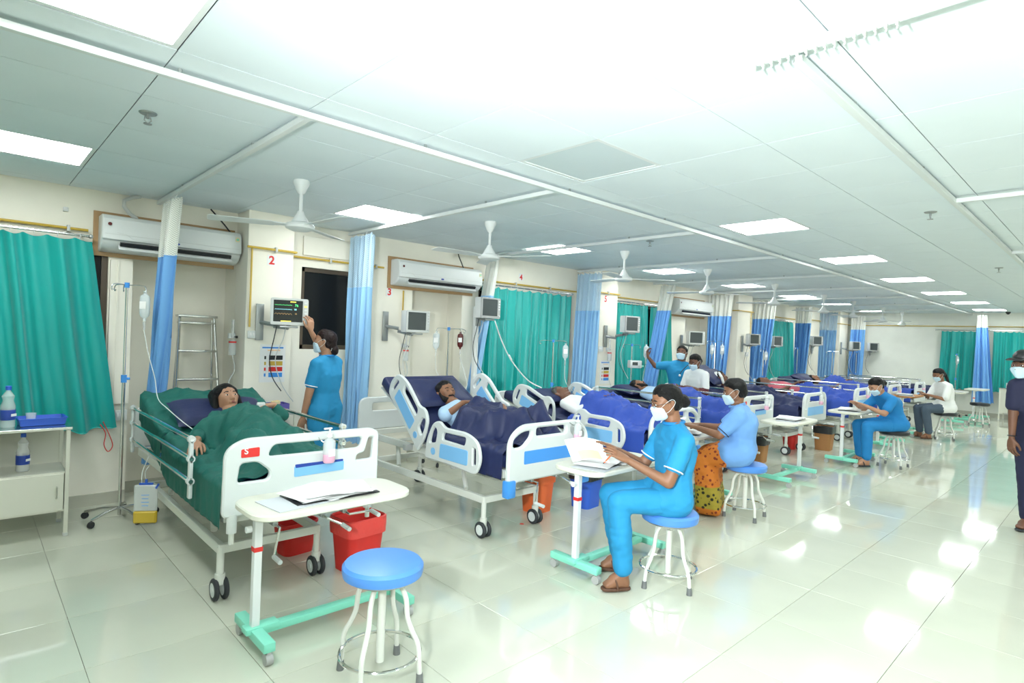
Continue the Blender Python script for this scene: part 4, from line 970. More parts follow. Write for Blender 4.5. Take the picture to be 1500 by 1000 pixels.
sanitizer('pink sanitizer bottle on the footboard of the sixth bed', 11.25, 3.08, .75); sanitizer('pink sanitizer bottle on the footboard of the seventh bed', 13.25, 3.08, .75); sanitizer('pink sanitizer bottle on the footboard of the eighth bed', 15.2, 3.08, .75)
# urine bag hooked on bed 1
t = thing('urine_bag', 'clear drainage bag half full of amber fluid hanging on the first bed', 'drainage bag', (.965, 4.72, .14), -.55)
b = B(); b.plate(rnd([(-.075, .085), (.075, .085), (.075, .27), (-.075, .27)], .012), t=.022, ch=.008); b.build('pouch', 'clearbag', t)
b = B(); b.plate(rnd([(-.075, .0), (.075, .0), (.075, .085), (-.075, .085)], .012), t=.032, ch=.01); b.build('amber_fluid', 'urine', t)
b = B(); b.box((0, 0, .277), (.09, .014, .014), ch=.003); b.box((0, 0, .295), (.014, .01, .03)); b.box((.075, -.01, .262), (.012, .012, .035), rot=(0, .5, 0)); b.build('blue_hanger', 'blueplastic', t)
b = B(); b.tube(smoothpts([(.0, 0, .30), (-.01, .0, .36), (.015, 0, .40)]), .003, 6); b.tube(smoothpts([(-.03, 0, .28), (-.03, .01, .36), (-.01, .02, .43), (.01, .02, .5)]), .004, 6); b.build('drain_tube', 'tubing', t)
for k in range(4):
    b = B(); b.box((0, -.013, .20-.025*k), (.05-.008*(k % 2), .001, .004)); b.build('scale_print', 'bedblue', t, smooth=False)

# ------------------------------------------------------------------ bedding
from mathutils import noise as mnoise
def drape(name, label, key, m, x0, x1, y0, y1, bumps=(), hl=0, hr=0, hf=0, cat='blanket', seed=0, lift=.012, fold=.010, nx=60, ny=90, base=True, group='blankets and sheets'):
    """cloth lying on the mattress and whatever body lies under it (bed-local coordinates)"""
    bd = BEDS[key]; prof = bd['prof']; W_ = x1-x0; TU = W_+hl+hr
    U = np.linspace(-hl, W_+hr, nx+1); Yv = np.linspace(y0-hf, y1, ny+1)
    Xc = np.clip(U, 0, W_)+x0; XX, YY = np.meshgrid(Xc, np.clip(Yv, y0, None))
    Z = np.array([[surf_z(prof, y)+lift for _ in Xc] for y in np.clip(Yv, y0, None)])
    for (p0, r0, p1, r1) in bumps:
        p0, p1 = np.array(p0), np.array(p1); d = p1-p0; L2 = max((d[:2]**2).sum(), 1e-6)
        tt = np.clip(((XX-p0[0])*d[0]+(YY-p0[1])*d[1])/L2, 0, 1)
        cx, cy, cz, r = p0[0]+d[0]*tt, p0[1]+d[1]*tt, p0[2]+d[2]*tt, r0+(r1-r0)*tt
        q = (XX-cx)**2+(YY-cy)**2; rr_ = (r*1.0)**2
        h = np.where(q < rr_, cz+np.sqrt(np.maximum(rr_-q, 0))+lift, -9)
        Z = np.maximum(Z, h)
    for _ in range(5):
        Zp = np.pad(Z, 1, mode='edge'); S_ = (Zp[:-2, 1:-1]+Zp[2:, 1:-1]+Zp[1:-1, :-2]+Zp[1:-1, 2:])/4
        Z = np.maximum(Z-.02, S_) if base else S_
    b = B(); vs = []
    for j, y in enumerate(Yv):
        for i, u in enumerate(U):
            x = Xc[i]; z = Z[j, i]; yy = max(y, y0)
            rg = 1-abs(mnoise.noise(V((x*3.2+yy*2.2+seed, yy*2.6-x*1.7, seed*.7)))); rg2 = 1-abs(mnoise.noise(V((x*7-yy*5+seed, yy*6+x*4, seed)))); nz = fold*(2.6*max(0, rg-.72)/.28+1.5*max(0, rg2-.75)/.25+.5*mnoise.noise(V((x*9, yy*9, seed)))+.4)
            if u < 0: drop = -u; z = Z[j, i]-drop; x = x0-.012-.012*abs(mnoise.noise(V((yy*9, drop*4, seed))))*min(1, drop*8)
            elif u > W_: drop = u-W_; z = Z[j, i]-drop; x = x1+.012+.012*abs(mnoise.noise(V((yy*9, drop*4, seed))))*min(1, drop*8)
            else: z += nz
            if y < y0: z -= (y0-y); yy = y0-.01
            vs.append((x, yy, z))
    w_ = nx+1
    fs = [(j*w_+i, j*w_+i+1, (j+1)*w_+i+1, (j+1)*w_+i) for j in range(ny) for i in range(nx)]
    # give the cloth a thickness: a second layer 6 mm below, joined round the edge
    n = len(vs); vs2 = [(x+(0 if 0 < (k % w_) < nx else 0), y, z-.006) for k, (x, y, z) in enumerate(vs)]
    b.add(vs+vs2, fs+[tuple(n+i for i in f[::-1]) for f in fs])
    rim = [i for i in range(w_)]+[j*w_+nx for j in range(1, ny+1)]+[ny*w_+i for i in range(nx-1, -1, -1)]+[j*w_ for j in range(ny-1, 0, -1)]
    b.add([], []); b.f += [(rim[k], rim[(k+1) % len(rim)], n+rim[(k+1) % len(rim)], n+rim[k]) for k in range(len(rim))]; b.mi += [0]*len(rim)
    o = b.build(name, m, ang=180); o.location = (bd['X'], bd['Y'], 0)
    return tag(o, label, cat, group)
def pillow(label, key, x, y, w=.6, d=.36, h=.12, m='navy', rz=0, dz=.05, tilt=None):
    bd = BEDS[key]; a = math.radians(bd['back'])
    b = B()
    def P(u, v, s):
        x_, y_ = 2*u-1, 2*v-1; e = (1-abs(x_)**3.2)*(1-abs(y_)**3.2); e = max(e, 0)**.42
        return V((x_*w/2*(1-.04*(1-abs(y_))), y_*d/2*(1-.05*(1-abs(x_))), s*h/2*e+.004*math.sin(9*u+7*v)*e))
    b.grid(lambda u, v: P(u, v, 1), 20, 14); b.grid(lambda u, v: P(u, v, -1), 20, 14, flip=True)
    o = b.build('pillow', m, ang=60); o.location = (bd['X']+x, bd['Y']+y-dz*math.sin(a), surf_z(bd['prof'], y)+dz*math.cos(a)); o.rotation_euler = (a if tilt is None else tilt, 0, rz)
    return tag(o, label, 'pillow', 'navy pillows')
# ------------------------------------------------------------------ people
mat('skin_a', (.42, .22, .13), .5, noise=.06, nscale=12); mat('skin_b', (.25, .115, .06), .5, noise=.06, nscale=12); mat('skin_c', (.16, .07, .04), .5, noise=.06, nscale=12)
mat('hair', (.005, .0045, .0045), .45, spec=.25, bump=.5, bscale=60, stretch=(1, 1, 6)); mat('hairbrown', (.014, .006, .006), .45, spec=.25, bump=.5, bscale=60); mat('hairgrey', (.05, .045, .04), .6, bump=.5, bscale=80)
mat('lip', (.26, .08, .065), .4); mat('eyewhite', (.75, .72, .68), .3); mat('iris', (.012, .008, .006), .2); mat('mask', (.58, .76, .86), .7)
mat('uniform', (.012, .25, .50), .75, bump=.35, bscale=9); mat('uniform_deep', (.008, .20, .50), .75, bump=.35, bscale=9); mat('shirt_light', (.16, .36, .72), .75, bump=.35, bscale=9)
mat('shirt_pale', (.42, .60, .80), .75, bump=.35, bscale=10); mat('white_cloth', (.80, .82, .80), .75, bump=.35, bscale=10); mat('maroon', (.10, .015, .02), .75); mat('dark_navy', (.012, .014, .05), .75, bump=.3, bscale=10)
mat('denim', (.06, .09, .13), .75, bump=.2); mat('sandal', (.10, .045, .025), .6); mat('pinkcloth', (.55, .12, .16), .75); mat('trim_white', (.85, .87, .88), .6); mat('nail', (.60, .40, .32), .35)
m = mat('saree', (.62, .17, .02), .7)
nt = m.node_tree; tc = nt.nodes.new('ShaderNodeTexCoord'); sp = nt.nodes.new('ShaderNodeSeparateXYZ'); nt.links.new(tc.outputs['Object'], sp.inputs[0])
vo = nt.nodes.new('ShaderNodeTexVoronoi'); vo.inputs['Scale'].default_value = 26; nt.links.new(tc.outputs['Object'], vo.inputs['Vector'])
r1 = nt.nodes.new('ShaderNodeValToRGB'); r1.color_ramp.elements[0].position = .28; r1.color_ramp.elements[1].position = .34; r1.color_ramp.elements[0].color = (.25, .03, .01, 1); r1.color_ramp.elements[1].color = (.70, .20, .02, 1)
nt.links.new(vo.outputs['Distance'], r1.inputs['Fac'])
r2_ = nt.nodes.new('ShaderNodeValToRGB'); r2_.color_ramp.elements[0].position = .30; r2_.color_ramp.elements[1].position = .42; r2_.color_ramp.elements[0].color = (.02, .02, .008, 1); r2_.color_ramp.elements[1].color = (.42, .32, .03, 1)
nt.links.new(vo.outputs['Distance'], r2_.inputs['Fac'])
r3 = nt.nodes.new('ShaderNodeValToRGB'); cr = r3.color_ramp; cr.interpolation = 'CONSTANT'
cr.elements[0].position = 0; cr.elements[0].color = (0, 0, 0, 1); cr.elements[1].position = .08; cr.elements[1].color = (1, 1, 1, 1); e = cr.elements.new(.27); e.color = (0, 0, 0, 1)
nt.links.new(sp.outputs['Z'], r3.inputs['Fac']); mx = nt.nodes.new('ShaderNodeMix'); mx.data_type = 'RGBA'
nt.links.new(r3.outputs[0], mx.inputs[0]); nt.links.new(r1.outputs[0], mx.inputs[6]); nt.links.new(r2_.outputs[0], mx.inputs[7]); nt.links.new(mx.outputs[2], nt.nodes['Principled BSDF'].inputs['Base Color'])

_bm = bmesh.new(); _bm.free(); _k = np.arange(72)+.5; _p = np.arccos(1-2*_k/72); _t = PI*(1+5**.5)*_k; SPH = 1.015*np.stack([np.cos(_t)*np.sin(_p), np.sin(_t)*np.sin(_p), np.cos(_p)], 1)
def hull(spheres):
    """convex hull of spheres (centre, radius) -> verts, faces"""
    pts = np.concatenate([np.array(c)[None, :]+SPH*np.array(r) for c, r in spheres])
    bm = bmesh.new()
    for p in pts: bm.verts.new(p)
    res = bmesh.ops.convex_hull(bm, input=bm.verts[:])
    bmesh.ops.delete(bm, geom=[g for g in set(res['geom_interior']+res['geom_unused']) if isinstance(g, bmesh.types.BMVert)], context='VERTS')
    bm.verts.index_update(); vs = [v.co.copy() for v in bm.verts]; fs = [[v.index for v in f.verts] for f in bm.faces]; bm.free()
    return vs, fs
def blob(hulls, voxel, smooth=4, wrinkle=0, seed=0):
    """union of hulls as one continuous smooth surface"""
    b = B()
    for h in hulls: b.add(*hull(h))
    me = bpy.data.meshes.new('tmp'); me.from_pydata(b.v, [], b.f)
    o = bpy.data.objects.new('tmp', me); COL.objects.link(o)
    md = o.modifiers.new('r', 'REMESH'); md.mode = 'VOXEL'; md.voxel_size = voxel
    s = o.modifiers.new('s', 'SMOOTH'); s.factor = .5; s.iterations = smooth
    dg = bpy.context.evaluated_depsgraph_get(); ev = o.evaluated_get(dg)
    out = bpy.data.meshes.new_from_object(ev); bpy.data.objects.remove(o); bpy.data.meshes.remove(me)
    n = len(out.vertices); co = np.empty(n*3); out.vertices.foreach_get('co', co); co = co.reshape(-1, 3)
    if wrinkle:
        no = np.empty(n*3); out.vertices.foreach_get('normal', no); no = no.reshape(-1, 3)
        d = np.array([mnoise.noise(V(p)*7+V((seed, 0, 0)))*1.0+mnoise.noise(V((p[0]*16, p[1]*16, p[2]*30+seed)))*.7 for p in co]); co = co+no*(d*wrinkle)[:, None]
    fs = [tuple(p.vertices) for p in out.polygons]; bpy.data.meshes.remove(out)
    return [tuple(p) for p in co], fs
def frame_of(fwd, upv):
    y = V(fwd).normalized(); z = V(upv); z = (z-y*z.dot(y)).normalized(); x = y.cross(z)
    return Matrix((x, y, z)).transposed()
def hand_hulls(wr, f, n, side, curl=.5, s=1.0, spread=.12):
    f = V(f).normalized(); n = V(n); n = (n-f*n.dot(f)).normalized(); t = f.cross(n)*side
    wr = V(wr); H = []
    kn = [wr+f*(.085*s)+t*(.030-.020*i)*s-f*(.004*abs(i-1)*s) for i in range(4)]
    H.append([(wr, .021*s), (wr+f*.03*s+t*.022*s, .015*s), (wr+f*.03*s-t*.022*s, .014*s)]+[(k, .0105*s) for k in kn])
    for i, L in enumerate((.066, .074, .068, .052)):
        p = kn[i]; a = 0; d0 = (f+t*(1.5-i)*spread).normalized()
        for k, q in enumerate((.46, .30, .24)):
            a += curl*(.5, .9, .6)[k]; d = d0*math.cos(a)+n*math.sin(a); p2 = p+d*(L*q*1.15*s); H.append([(p, (.0088, .008, .0074)[k]*s), (p2, (.008, .0074, .0064)[k]*s)]); p = p2
    b0 = wr+f*.022*s+t*.020*s; b1 = wr+f*.048*s+t*.046*s+n*.012*s; b2 = b1+(f*.8+t*.25+n*.35).normalized()*.03*s; b3 = b2+(f*.9-t*.05+n*.4).normalized()*.024*s
    H += [[(b0, .015*s), (b1, .0115*s)], [(b1, .0105*s), (b2, .009*s)], [(b2, .009*s), (b3, .0075*s)]]
    return H
def person(label, base, J, head, skin='skin_b', hair='short', hairm='hair', shirt=None, sleeve=.6, trousers=None, mask=False, beard=False, eyes=True, vox=.012, hvox=.0055, sc=1.0, legs=True, footwear=None, tunic=0, bindi=False, fat=1.0, female=True, curlL=.5, curlR=.5, nL=None, nR=None, hdL=None, hdR=None, arms='LR', collar=None, trim=None, extra_shirt=(), cuff=None, group='people in the ward', wr=.004, closed=False, glasses=False):
    base = V(base); J = {k: V(p)-base for k, p in J.items()}
    t = thing('person', label, 'person', base, 0, group)
    hc, hf, hu = V(head[0])-base, V(head[1]), V(head[2]); R = frame_of(hf, hu); hs = sc*(.97 if female else 1.02)
    h = lambda x, y, z: hc+R @ V((x*hs, y*hs, z*hs))
    r = lambda v: v*hs
    # ---- body (skin): torso + limbs, then head and hands at a finer grain, one mesh
    S = lambda a, b, f: J[a].lerp(J[b], f)
    lat = (J['shL']-J['shR']).normalized(); w = .07*sc*fat
    mid = J['pelvis'].lerp(J['chest'], .5)
    T1 = [(J['hipL'], .088*sc*fat), (J['hipR'], .088*sc*fat), (mid+lat*w*.75, .082*sc*fat), (mid-lat*w*.75, .082*sc*fat)]
    T2 = [(mid+lat*w*.75, .082*sc*fat), (mid-lat*w*.75, .082*sc*fat), (J['chest']+lat*w, .095*sc*fat), (J['chest']-lat*w, .095*sc*fat)]
    T3 = [(J['chest']+lat*w, .09*sc*fat), (J['chest']-lat*w, .09*sc*fat), (J['shL'], .046*sc), (J['shR'], .046*sc), (J['neck'], .055*sc)]
    def grow(hs_, d): return [[(c, rr+d) for c, rr in q] for q in hs_]
    arm = {}
    for s in arms:
        arm[s] = ([(J['sh'+s], .048*sc*fat), (J['el'+s], .038*sc)], [(J['el'+s], .037*sc), (J['wr'+s], .024*sc)])
    leg = {}
    if legs:
        for s in 'LR': leg[s] = ([(J['hip'+s], .085*sc*fat), (J['kn'+s], .056*sc)], [(J['kn'+s], .055*sc), (J['an'+s], .036*sc)])
    body = grow([T1, T2, T3], -.006)+[x for s in arm for x in arm[s]]
    if legs:
        for s in 'LR':
            body += list(leg[s]); f = (J['to'+s]-J['an'+s]); fz = V((f.x, f.y, 0)).normalized(); an = J['an'+s]; to = J['to'+s]
            heel = V((an.x, an.y, to.z))-fz*.02*sc; sd = fz.cross(V((0, 0, 1)))
            body += [[(an, .034*sc), (heel, .028*sc), (an.lerp(to, .55)+sd*.012, .032*sc)], [(an.lerp(to, .5)+V((0, 0, -.01)), .034*sc), (to+sd*.022*sc, .016*sc), (to-sd*.022*sc, .015*sc), (heel, .024*sc)]]
    neck0 = J['neck']; b = B(); b.add(*blob(body, vox, 5))
    HH = [[(h(0, -.024, .035), r(.077)), (h(0, .018, .045), r(.066))], [(h(.028, .045, .0), r(.042)), (h(-.028, .045, 0), r(.042)), (h(0, .046, -.058), r(.034)), (h(.033, 0, -.04), r(.038)), (h(-.033, 0, -.04), r(.038)), (h(0, -.01, .04), r(.07))],
          [(h(0, .048, -.06), r(.03)), (h(0, .066, -.09), r(.017)), (h(.03, .025, -.068), r(.022)), (h(-.03, .025, -.068), r(.022))],
          [(h(0, .085, .012), r(.008)), (h(0, .103, -.026), r(.0115)), (h(.011, .092, -.032), r(.009)), (h(-.011, .092, -.032), r(.009))],
          [(h(.034, .074, .026), r(.013)), (h(-.034, .074, .026), r(.013))], [(h(.018, .082, -.054), r(.009)), (h(-.018, .082, -.054), r(.009)), (h(0, .087, -.056), r(.009))],
          [(h(0, -.025, -.05), r(.05)), (neck0+(h(0, 0, 0)-neck0)*.12, .05*sc)]]
    for s in (-1, 1): HH.append([(h(s*.076, -.012, .018), r(.011)), (h(s*.083, -.022, .014), r(.008)), (h(s*.074, -.012, -.028), r(.009))])
    b.add(*blob(HH, hvox*hs, 3))
    for s in arms:
        d = V(hdL if s == 'L' and hdL else hdR if s == 'R' and hdR else J['wr'+s]-J['el'+s])
        n = V(nL if s == 'L' and nL else nR if s == 'R' and nR else (0, 0, -1))
        b.add(*blob(hand_hulls(J['wr'+s], d, n, 1 if s == 'R' else -1, curlL if s == 'L' else curlR, sc), .0042 if vox < .013 else .006, 2))
    b.build('body', skin, t, ang=180)
    # ---- face
    if eyes:
        for s in (-1, 1):
            if closed: b = B(); b.tube([h(s*(.018+.006*i), .0855+.002-.0022*abs(i-2), .006-.0012*(2-abs(i-2))) for i in range(5)], r(.003), 5); b.build('eyelid_line', hairm, t)
            else:
                b = B(); b.ell(h(s*.031, .0815, .006), (r(.0140), r(.0075), r(.0058)), 12, 8, R); ey = b.build('eye', 'eyewhite', t)
                b = B(); b.ell(h(s*.031, .0875, .006), (r(.0066), r(.0032), r(.0056)), 10, 6, R); b.build('iris', 'iris', ey)
            b = B(); b.tube([h(s*(.017+.0085*i), .0885-.0032*i, .029+.005*math.sin(PI*(i+1)/5)) for i in range(5)], [r(x) for x in (.003, .0046, .0046, .004, .002)], 6); b.build('eyebrow', hairm, t)
    if not mask:
        b = B(); b.add(*hull([(h(.021, .083, -.0545), r(.004)), (h(-.021, .083, -.0545), r(.004)), (h(0, .0925, -.052), r(.0055)), (h(0, .092, -.0605), r(.0055))])); b.build('lips', 'lip', t)
    if bindi: b = B(); b.ell(h(0, .089, .038), (r(.0035), r(.0015), r(.0035)), 8, 5, R); b.build('bindi', 'bloodred', t)
    if beard:
        hb = [[(h(.036, .03, -.06), r(.036)), (h(0, .052, -.078), r(.036)), (h(0, .068, -.094), r(.023))], [(h(-.036, .03, -.06), r(.036)), (h(0, .052, -.078), r(.036)), (h(0, .068, -.094), r(.023))], [(h(.024, .084, -.044), r(.009)), (h(0, .097, -.041), r(.008)), (h(-.024, .084, -.044), r(.009))]]
        for s in (-1, 1): hb.append([(h(s*.066, .008, -.0), r(.016)), (h(s*.044, .03, -.058), r(.033))])
        b = B(); b.add(*blob(hb, hvox*hs, 1)); b.build('beard', hairm, t, ang=180)
    if mask:
        hb = [[(h(0, .098, -.02), r(.016)), (h(.045, .06, -.03), r(.026)), (h(-.045, .06, -.03), r(.026)), (h(0, .078, -.085), r(.022)), (h(.03, .04, -.075), r(.027)), (h(-.03, .04, -.075), r(.027))]]
        b = B(); b.add(*blob(hb, hvox*hs, 1)); mk = b.build('face_mask', 'mask', t, ang=180)
        for s in (-1, 1):
            b = B(); b.tube(smoothpts([h(s*.066, .06, -.012), h(s*.08, .02, .018), h(s*.09, -.015, .03), h(s*.088, -.03, .005), h(s*.078, .01, -.04), h(s*.062, .045, -.06)]), r(.0013), 5); b.build('ear_loop', 'trim_white', mk)
    if glasses:
        for s in (-1, 1): b = B(); b.tube([h(s*.032+.021*math.cos(k*PI/8), .096, .004+.015*math.sin(k*PI/8)) for k in range(16)], r(.0016), 5, closed=True); gl = b.build('spectacles', 'black', t); b = B(); b.tube([h(s*.053, .095, .006), h(s*.078, .06, .01), h(s*.084, -.01, .012)], r(.0015), 5); b.build('temple_arm', 'black', gl)
    # ---- hair
    if hair:
        hb = [[(h(0, -.032, .042), r(.084)), (h(0, .008, .062), r(.070))], [(h(0, -.05, -.005), r(.066)), (h(0, -.035, .04), r(.080))]]
        for s in (-1, 1): hb.append([(h(s*.062, -.02, .02), r(.024)), (h(s*.055, -.005, .06), r(.032)), (h(s*.05, -.045, -.03), r(.025))])
        if hair == 'bun': hb += [[(h(0, -.118, -.005), r(.040)), (h(0, -.125, -.02), r(.038))], [(h(0, -.08, 0), r(.05)), (h(0, -.11, -.008), r(.03))]]
        if hair == 'lowbun': hb += [[(h(0, -.10, -.06), r(.042)), (h(0, -.105, -.08), r(.036))], [(h(0, -.07, -.03), r(.05)), (h(0, -.09, -.06), r(.03))]]
        if hair == 'loose': hb += [[(h(0, .03, .082), r(.046)), (h(.045, .012, .06), r(.046)), (h(-.045, .012, .06), r(.046)), (h(0, -.04, .06), r(.085))], [(h(.086, .0, .02), r(.022)), (h(.09, -.02, -.06), r(.026)), (h(.06, -.05, .06), r(.05))], [(h(-.086, .0, .02), r(.024)), (h(-.10, -.02, -.06), r(.032)), (h(-.06, -.05, .06), r(.055))], [(h(.05, -.06, -.02), r(.05)), (h(-.05, -.06, -.02), r(.05)), (h(0, -.06, .06), r(.06))], [(h(.075, -.03, .0), r(.03)), (h(.08, -.05, -.05), r(.025))], [(h(-.075, -.03, .0), r(.03)), (h(-.085, -.05, -.05), r(.028))]]
        if hair == 'tail': hb += [[(h(0, -.10, .02), r(.03)), (h(0, -.12, -.05), r(.028))], [(h(0, -.12, -.05), r(.028)), (h(-.0, -.13, -.2), r(.022))], [(h(0, -.13, -.2), r(.022)), (h(0, -.12, -.38), r(.012))]]
        b = B(); b.add(*blob(hb, hvox*1.2*hs, 2, wrinkle=.0025, seed=3)); hr = b.build('hair', hairm, t, ang=180)
        if hair in ('bun', 'lowbun'):
            c = h(0, -.09, -.004) if hair == 'bun' else h(0, -.085, -.045); b = B(); ax = R @ V((0, 1, .2)); x = ax.orthogonal().normalized(); y = ax.cross(x).normalized()
            b.tube([c+(x*math.cos(k*PI/7)+y*math.sin(k*PI/7))*r(.036) for k in range(14)], r(.009), 6, closed=True); b.build('hair_band', 'maroon' if hair == 'bun' else 'palegrey', hr)
    # ---- clothes
    if shirt:
        G = grow([T1, T2, T3], .012*sc)
        G[2] = [q for q in G[2] if q[0] != J['neck']]+[(J['neck'].lerp(J['chest'], .12), .060*sc)]
        for s in arms:
            if sleeve <= 1: e = J['sh'+s].lerp(J['el'+s], sleeve); G.append([(J['sh'+s], .062*sc*fat), (e, .060*sc)])
            else: G += [[(J['sh'+s], .060*sc*fat), (J['el'+s], .050*sc)], [(J['el'+s], .049*sc), (J['el'+s].lerp(J['wr'+s], sleeve-1), .040*sc)]]
        if tunic and legs:
            for s in 'LR': G.append([(J['hip'+s], .106*sc*fat), (J['hip'+s].lerp(J['kn'+s], tunic), .092*sc*fat), (mid, .08*sc)])
        G += [list((V(c)-base, rr) for c, rr in q) for q in extra_shirt]
        b = B(); b.add(*blob(G, vox*.9, 4, wrinkle=wr, seed=hash(label) % 50 if 0 else len(label))); sh = b.build('shirt', shirt, t, ang=180)
        if collar:
            ax = (J['neck']-J['chest']).normalized(); c = J['neck']; x = lat; y = ax.cross(x).normalized(); b = B()
            b.tube([c+(x*math.cos(k*PI/10)*.064+y*math.sin(k*PI/10)*.064)*sc+ax*.008 for k in range(20)], .011*sc, 8, closed=True); b.build('collar', collar, sh)
        if trim:
            for s in arms:
                e = J['sh'+s].lerp(J['el'+s], sleeve*1.02); ax = (J['el'+s]-J['sh'+s]).normalized(); x = ax.orthogonal().normalized(); y = ax.cross(x); e = e+ax*.02*sc
                b = B(); b.tube([e+(x*math.cos(k*PI/10)+y*math.sin(k*PI/10))*.059*sc for k in range(20)], .0042*sc, 6, closed=True); b.build('sleeve_trim', trim, sh)
    if trousers and legs:
        G = grow([T1], .008*sc)
        for s in 'LR':
            k_, a_ = J['kn'+s], J['an'+s].lerp(J['kn'+s], .10)
            G += [[(J['hip'+s], .096*sc*fat), (k_, .072*sc)], [(k_, .072*sc), (a_, .062*sc)]]
        b = B(); b.add(*blob(G, vox*.9, 4, wrinkle=wr, seed=5)); b.build('trousers', trousers, t, ang=180)
    if footwear and legs:
        for s in 'LR':
            an, to = J['an'+s], J['to'+s]; f = V((to.x-an.x, to.y-an.y, 0)).normalized(); sd = f.cross(V((0, 0, 1))); z0 = to.z-.022*sc; heel = V((an.x, an.y, 0))-f*.05*sc; L = (V((to.x, to.y, 0))-heel).length+.03
            M = Matrix.Translation(heel+V((0, 0, z0))) @ Matrix((( f.x, sd.x, 0, 0), (f.y, sd.y, 0, 0), (0, 0, 1, 0), (0, 0, 0, 1)))
            b = B(); b.plate(rnd([(0, -.032), (L*.6, -.04), (L, -.03), (L, .03), (L*.6, .04), (0, .032)], .03), t=.018, ch=.004, M=M @ Matrix.Rotation(PI/2, 4, 'X')); so = b.build('sandal', footwear, t)
            b = B(); p = M @ V((L*.55, 0, .03)); b.tube(smoothpts([M @ V((L*.5, -.044, 0)), M @ V((L*.55, -.03, .05)), M @ V((L*.6, 0, .06)), M @ V((L*.55, .03, .05)), M @ V((L*.5, .044, 0))]), .007*sc, 6); b.build('strap', footwear, so)
    if cuff:
        for s in cuff:
            ax = (J['wr'+s]-J['el'+s]).normalized(); x = ax.orthogonal().normalized(); y = ax.cross(x); c = J['wr'+s]-ax*.02
            b = B(); b.tube([c+(x*math.cos(k*PI/8)+y*math.sin(k*PI/8))*.028*sc for k in range(16)], .005, 6, closed=True); b.build('wrist_band', 'black', t)
    return t
def pts(base, d, side, **k):
    """joints given as (forward, left, up) offsets from base with heading d"""
    d = V((*d, 0)).normalized(); l = V((-d.y, d.x, 0)); base = V(base)
    return {n: base+d*p[0]+l*p[1]+V((0, 0, p[2])) for n, p in k.items()}

# --- the nurse in bright blue seated at the second table (faces picture-left)
D5 = (-.80, .60)
b5 = (3.35, 2.0, 0)
J5 = pts(b5, D5, 0, pelvis=(.0, 0, .56), hipL=(.0, .095, .56), hipR=(0, -.095, .56), chest=(-.02, 0, .86), neck=(.0, 0, 1.035), shL=(-.01, .165, .955), shR=(.0, -.165, .955),
         elL=(.10, .20, .70), wrL=(.33, .12, .815), elR=(.12, -.20, .72), wrR=(.32, -.16, .825), knL=(.37, .09, .55), knR=(.36, -.15, .54), anL=(.33, .10, .10), anR=(.26, -.20, .10), toL=(.44, .11, .04), toR=(.37, -.21, .04))
person('nurse in bright blue tunic and trousers seated on a blue stool, reading papers', b5, J5, (V((3.335, 2.02, 1.165))+V((*D5, 0))*.03, (-.78, .6, -.22), (-.18, .12, 1)), 'skin_b', 'bun', 'hair', 'uniform', .62, 'uniform', True, vox=.010, hvox=.005, footwear='sandal', tunic=.28, collar='uniform_deep', glasses=True, wr=.007, trim='trim_white', curlL=.2, curlR=.2, nL=(.3, .3, -1), nR=(0, 0, -1))
t = thing('held_sheet', 'white and yellow sheet held up by the nurse in bright blue', 'paper', (3.05, 2.42, .73))
b = B(); b.grid(lambda u, v: V(((u-.5)*.26*.75+.02*v, (u-.5)*-.26*.6+.10*v, .01+.13*v+.02*math.sin(PI*u))), 10, 6); b.build('sheet', 'paper', t, ang=180)
b = B(); b.grid(lambda u, v: V(((u-.5)*.15*.75+.02*v, (u-.5)*-.15*.6+.10*v-.004, .02+.10*v+.02*math.sin(PI*(u*.6+.2)))), 10, 6); b.build('yellow_print', 'paperyellow', t, ang=180)
t = thing('pen', 'orange pen in the far hand of the nurse in bright blue', 'pen', (3.17, 2.34, .80)); b = B(); b.cyl((0, 0, 0), (-.05, .03, -.06), .005, n=8); b.build('barrel', 'orange', t); b = B(); b.cyl((-.05, .03, -.06), (-.056, .034, -.067), .005, .001, n=8); b.build('tip', 'black', t)

# --- the woman in the light blue shirt and orange skirt (seen from behind)
D6 = (-.36, .93); b6 = (5.2, 2.38, 0)
J6 = pts(b6, D6, 0, pelvis=(.02, 0, .60), hipL=(.02, .12, .60), hipR=(.02, -.12, .60), chest=(.02, 0, .84), neck=(.07, 0, 1.0), shL=(.04, .185, .93), shR=(.04, -.185, .93),
         elL=(.19, .235, .75), wrL=(.40, .13, .785), elR=(.22, -.22, .76), wrR=(.42, -.06, .785), knL=(.33, .13, .52), knR=(.33, -.12, .52), anL=(.22, .12, .08), anR=(.22, -.12, .08), toL=(.33, .13, .04), toR=(.33, -.13, .04))
p6 = person('woman in a light blue shirt and orange patterned skirt seated on a blue stool', b6, J6, (V((5.2, 2.38, 1.125))+V((*D6, 0))*.10, (-.52, .80, -.22), (-.1, .15, 1)), 'skin_b', 'short', 'hair', 'shirt_light', .72, None, True, vox=.011, sc=1.04, fat=1.22, tunic=.38, collar='shirt_light', curlL=.2, curlR=.2, trim='dark_navy', hvox=.0055)
d6 = V((*D6, 0)); l6 = V((-D6[1], D6[0], 0))
def q6(f, s, z): return d6*f+l6*s+V((0, 0, z))
G = [[(q6(.02, .12, .60), .125), (q6(.02, -.12, .60), .125), (q6(.33, .14, .51), .085), (q6(.33, -.14, .51), .085)], [(q6(.33, .15, .50), .085), (q6(.33, -.15, .50), .085), (q6(.26, .10, .47), .06), (q6(.26, -.10, .47), .06), (q6(.33, .17, .065), .05), (q6(.33, -.17, .065), .05), (q6(.21, .19, .065), .05), (q6(.21, -.19, .065), .05)]]
b = B(); b.add(*blob(G, .011, 4, wrinkle=.008, seed=2)); b.build('skirt', 'saree', p6, ang=180)

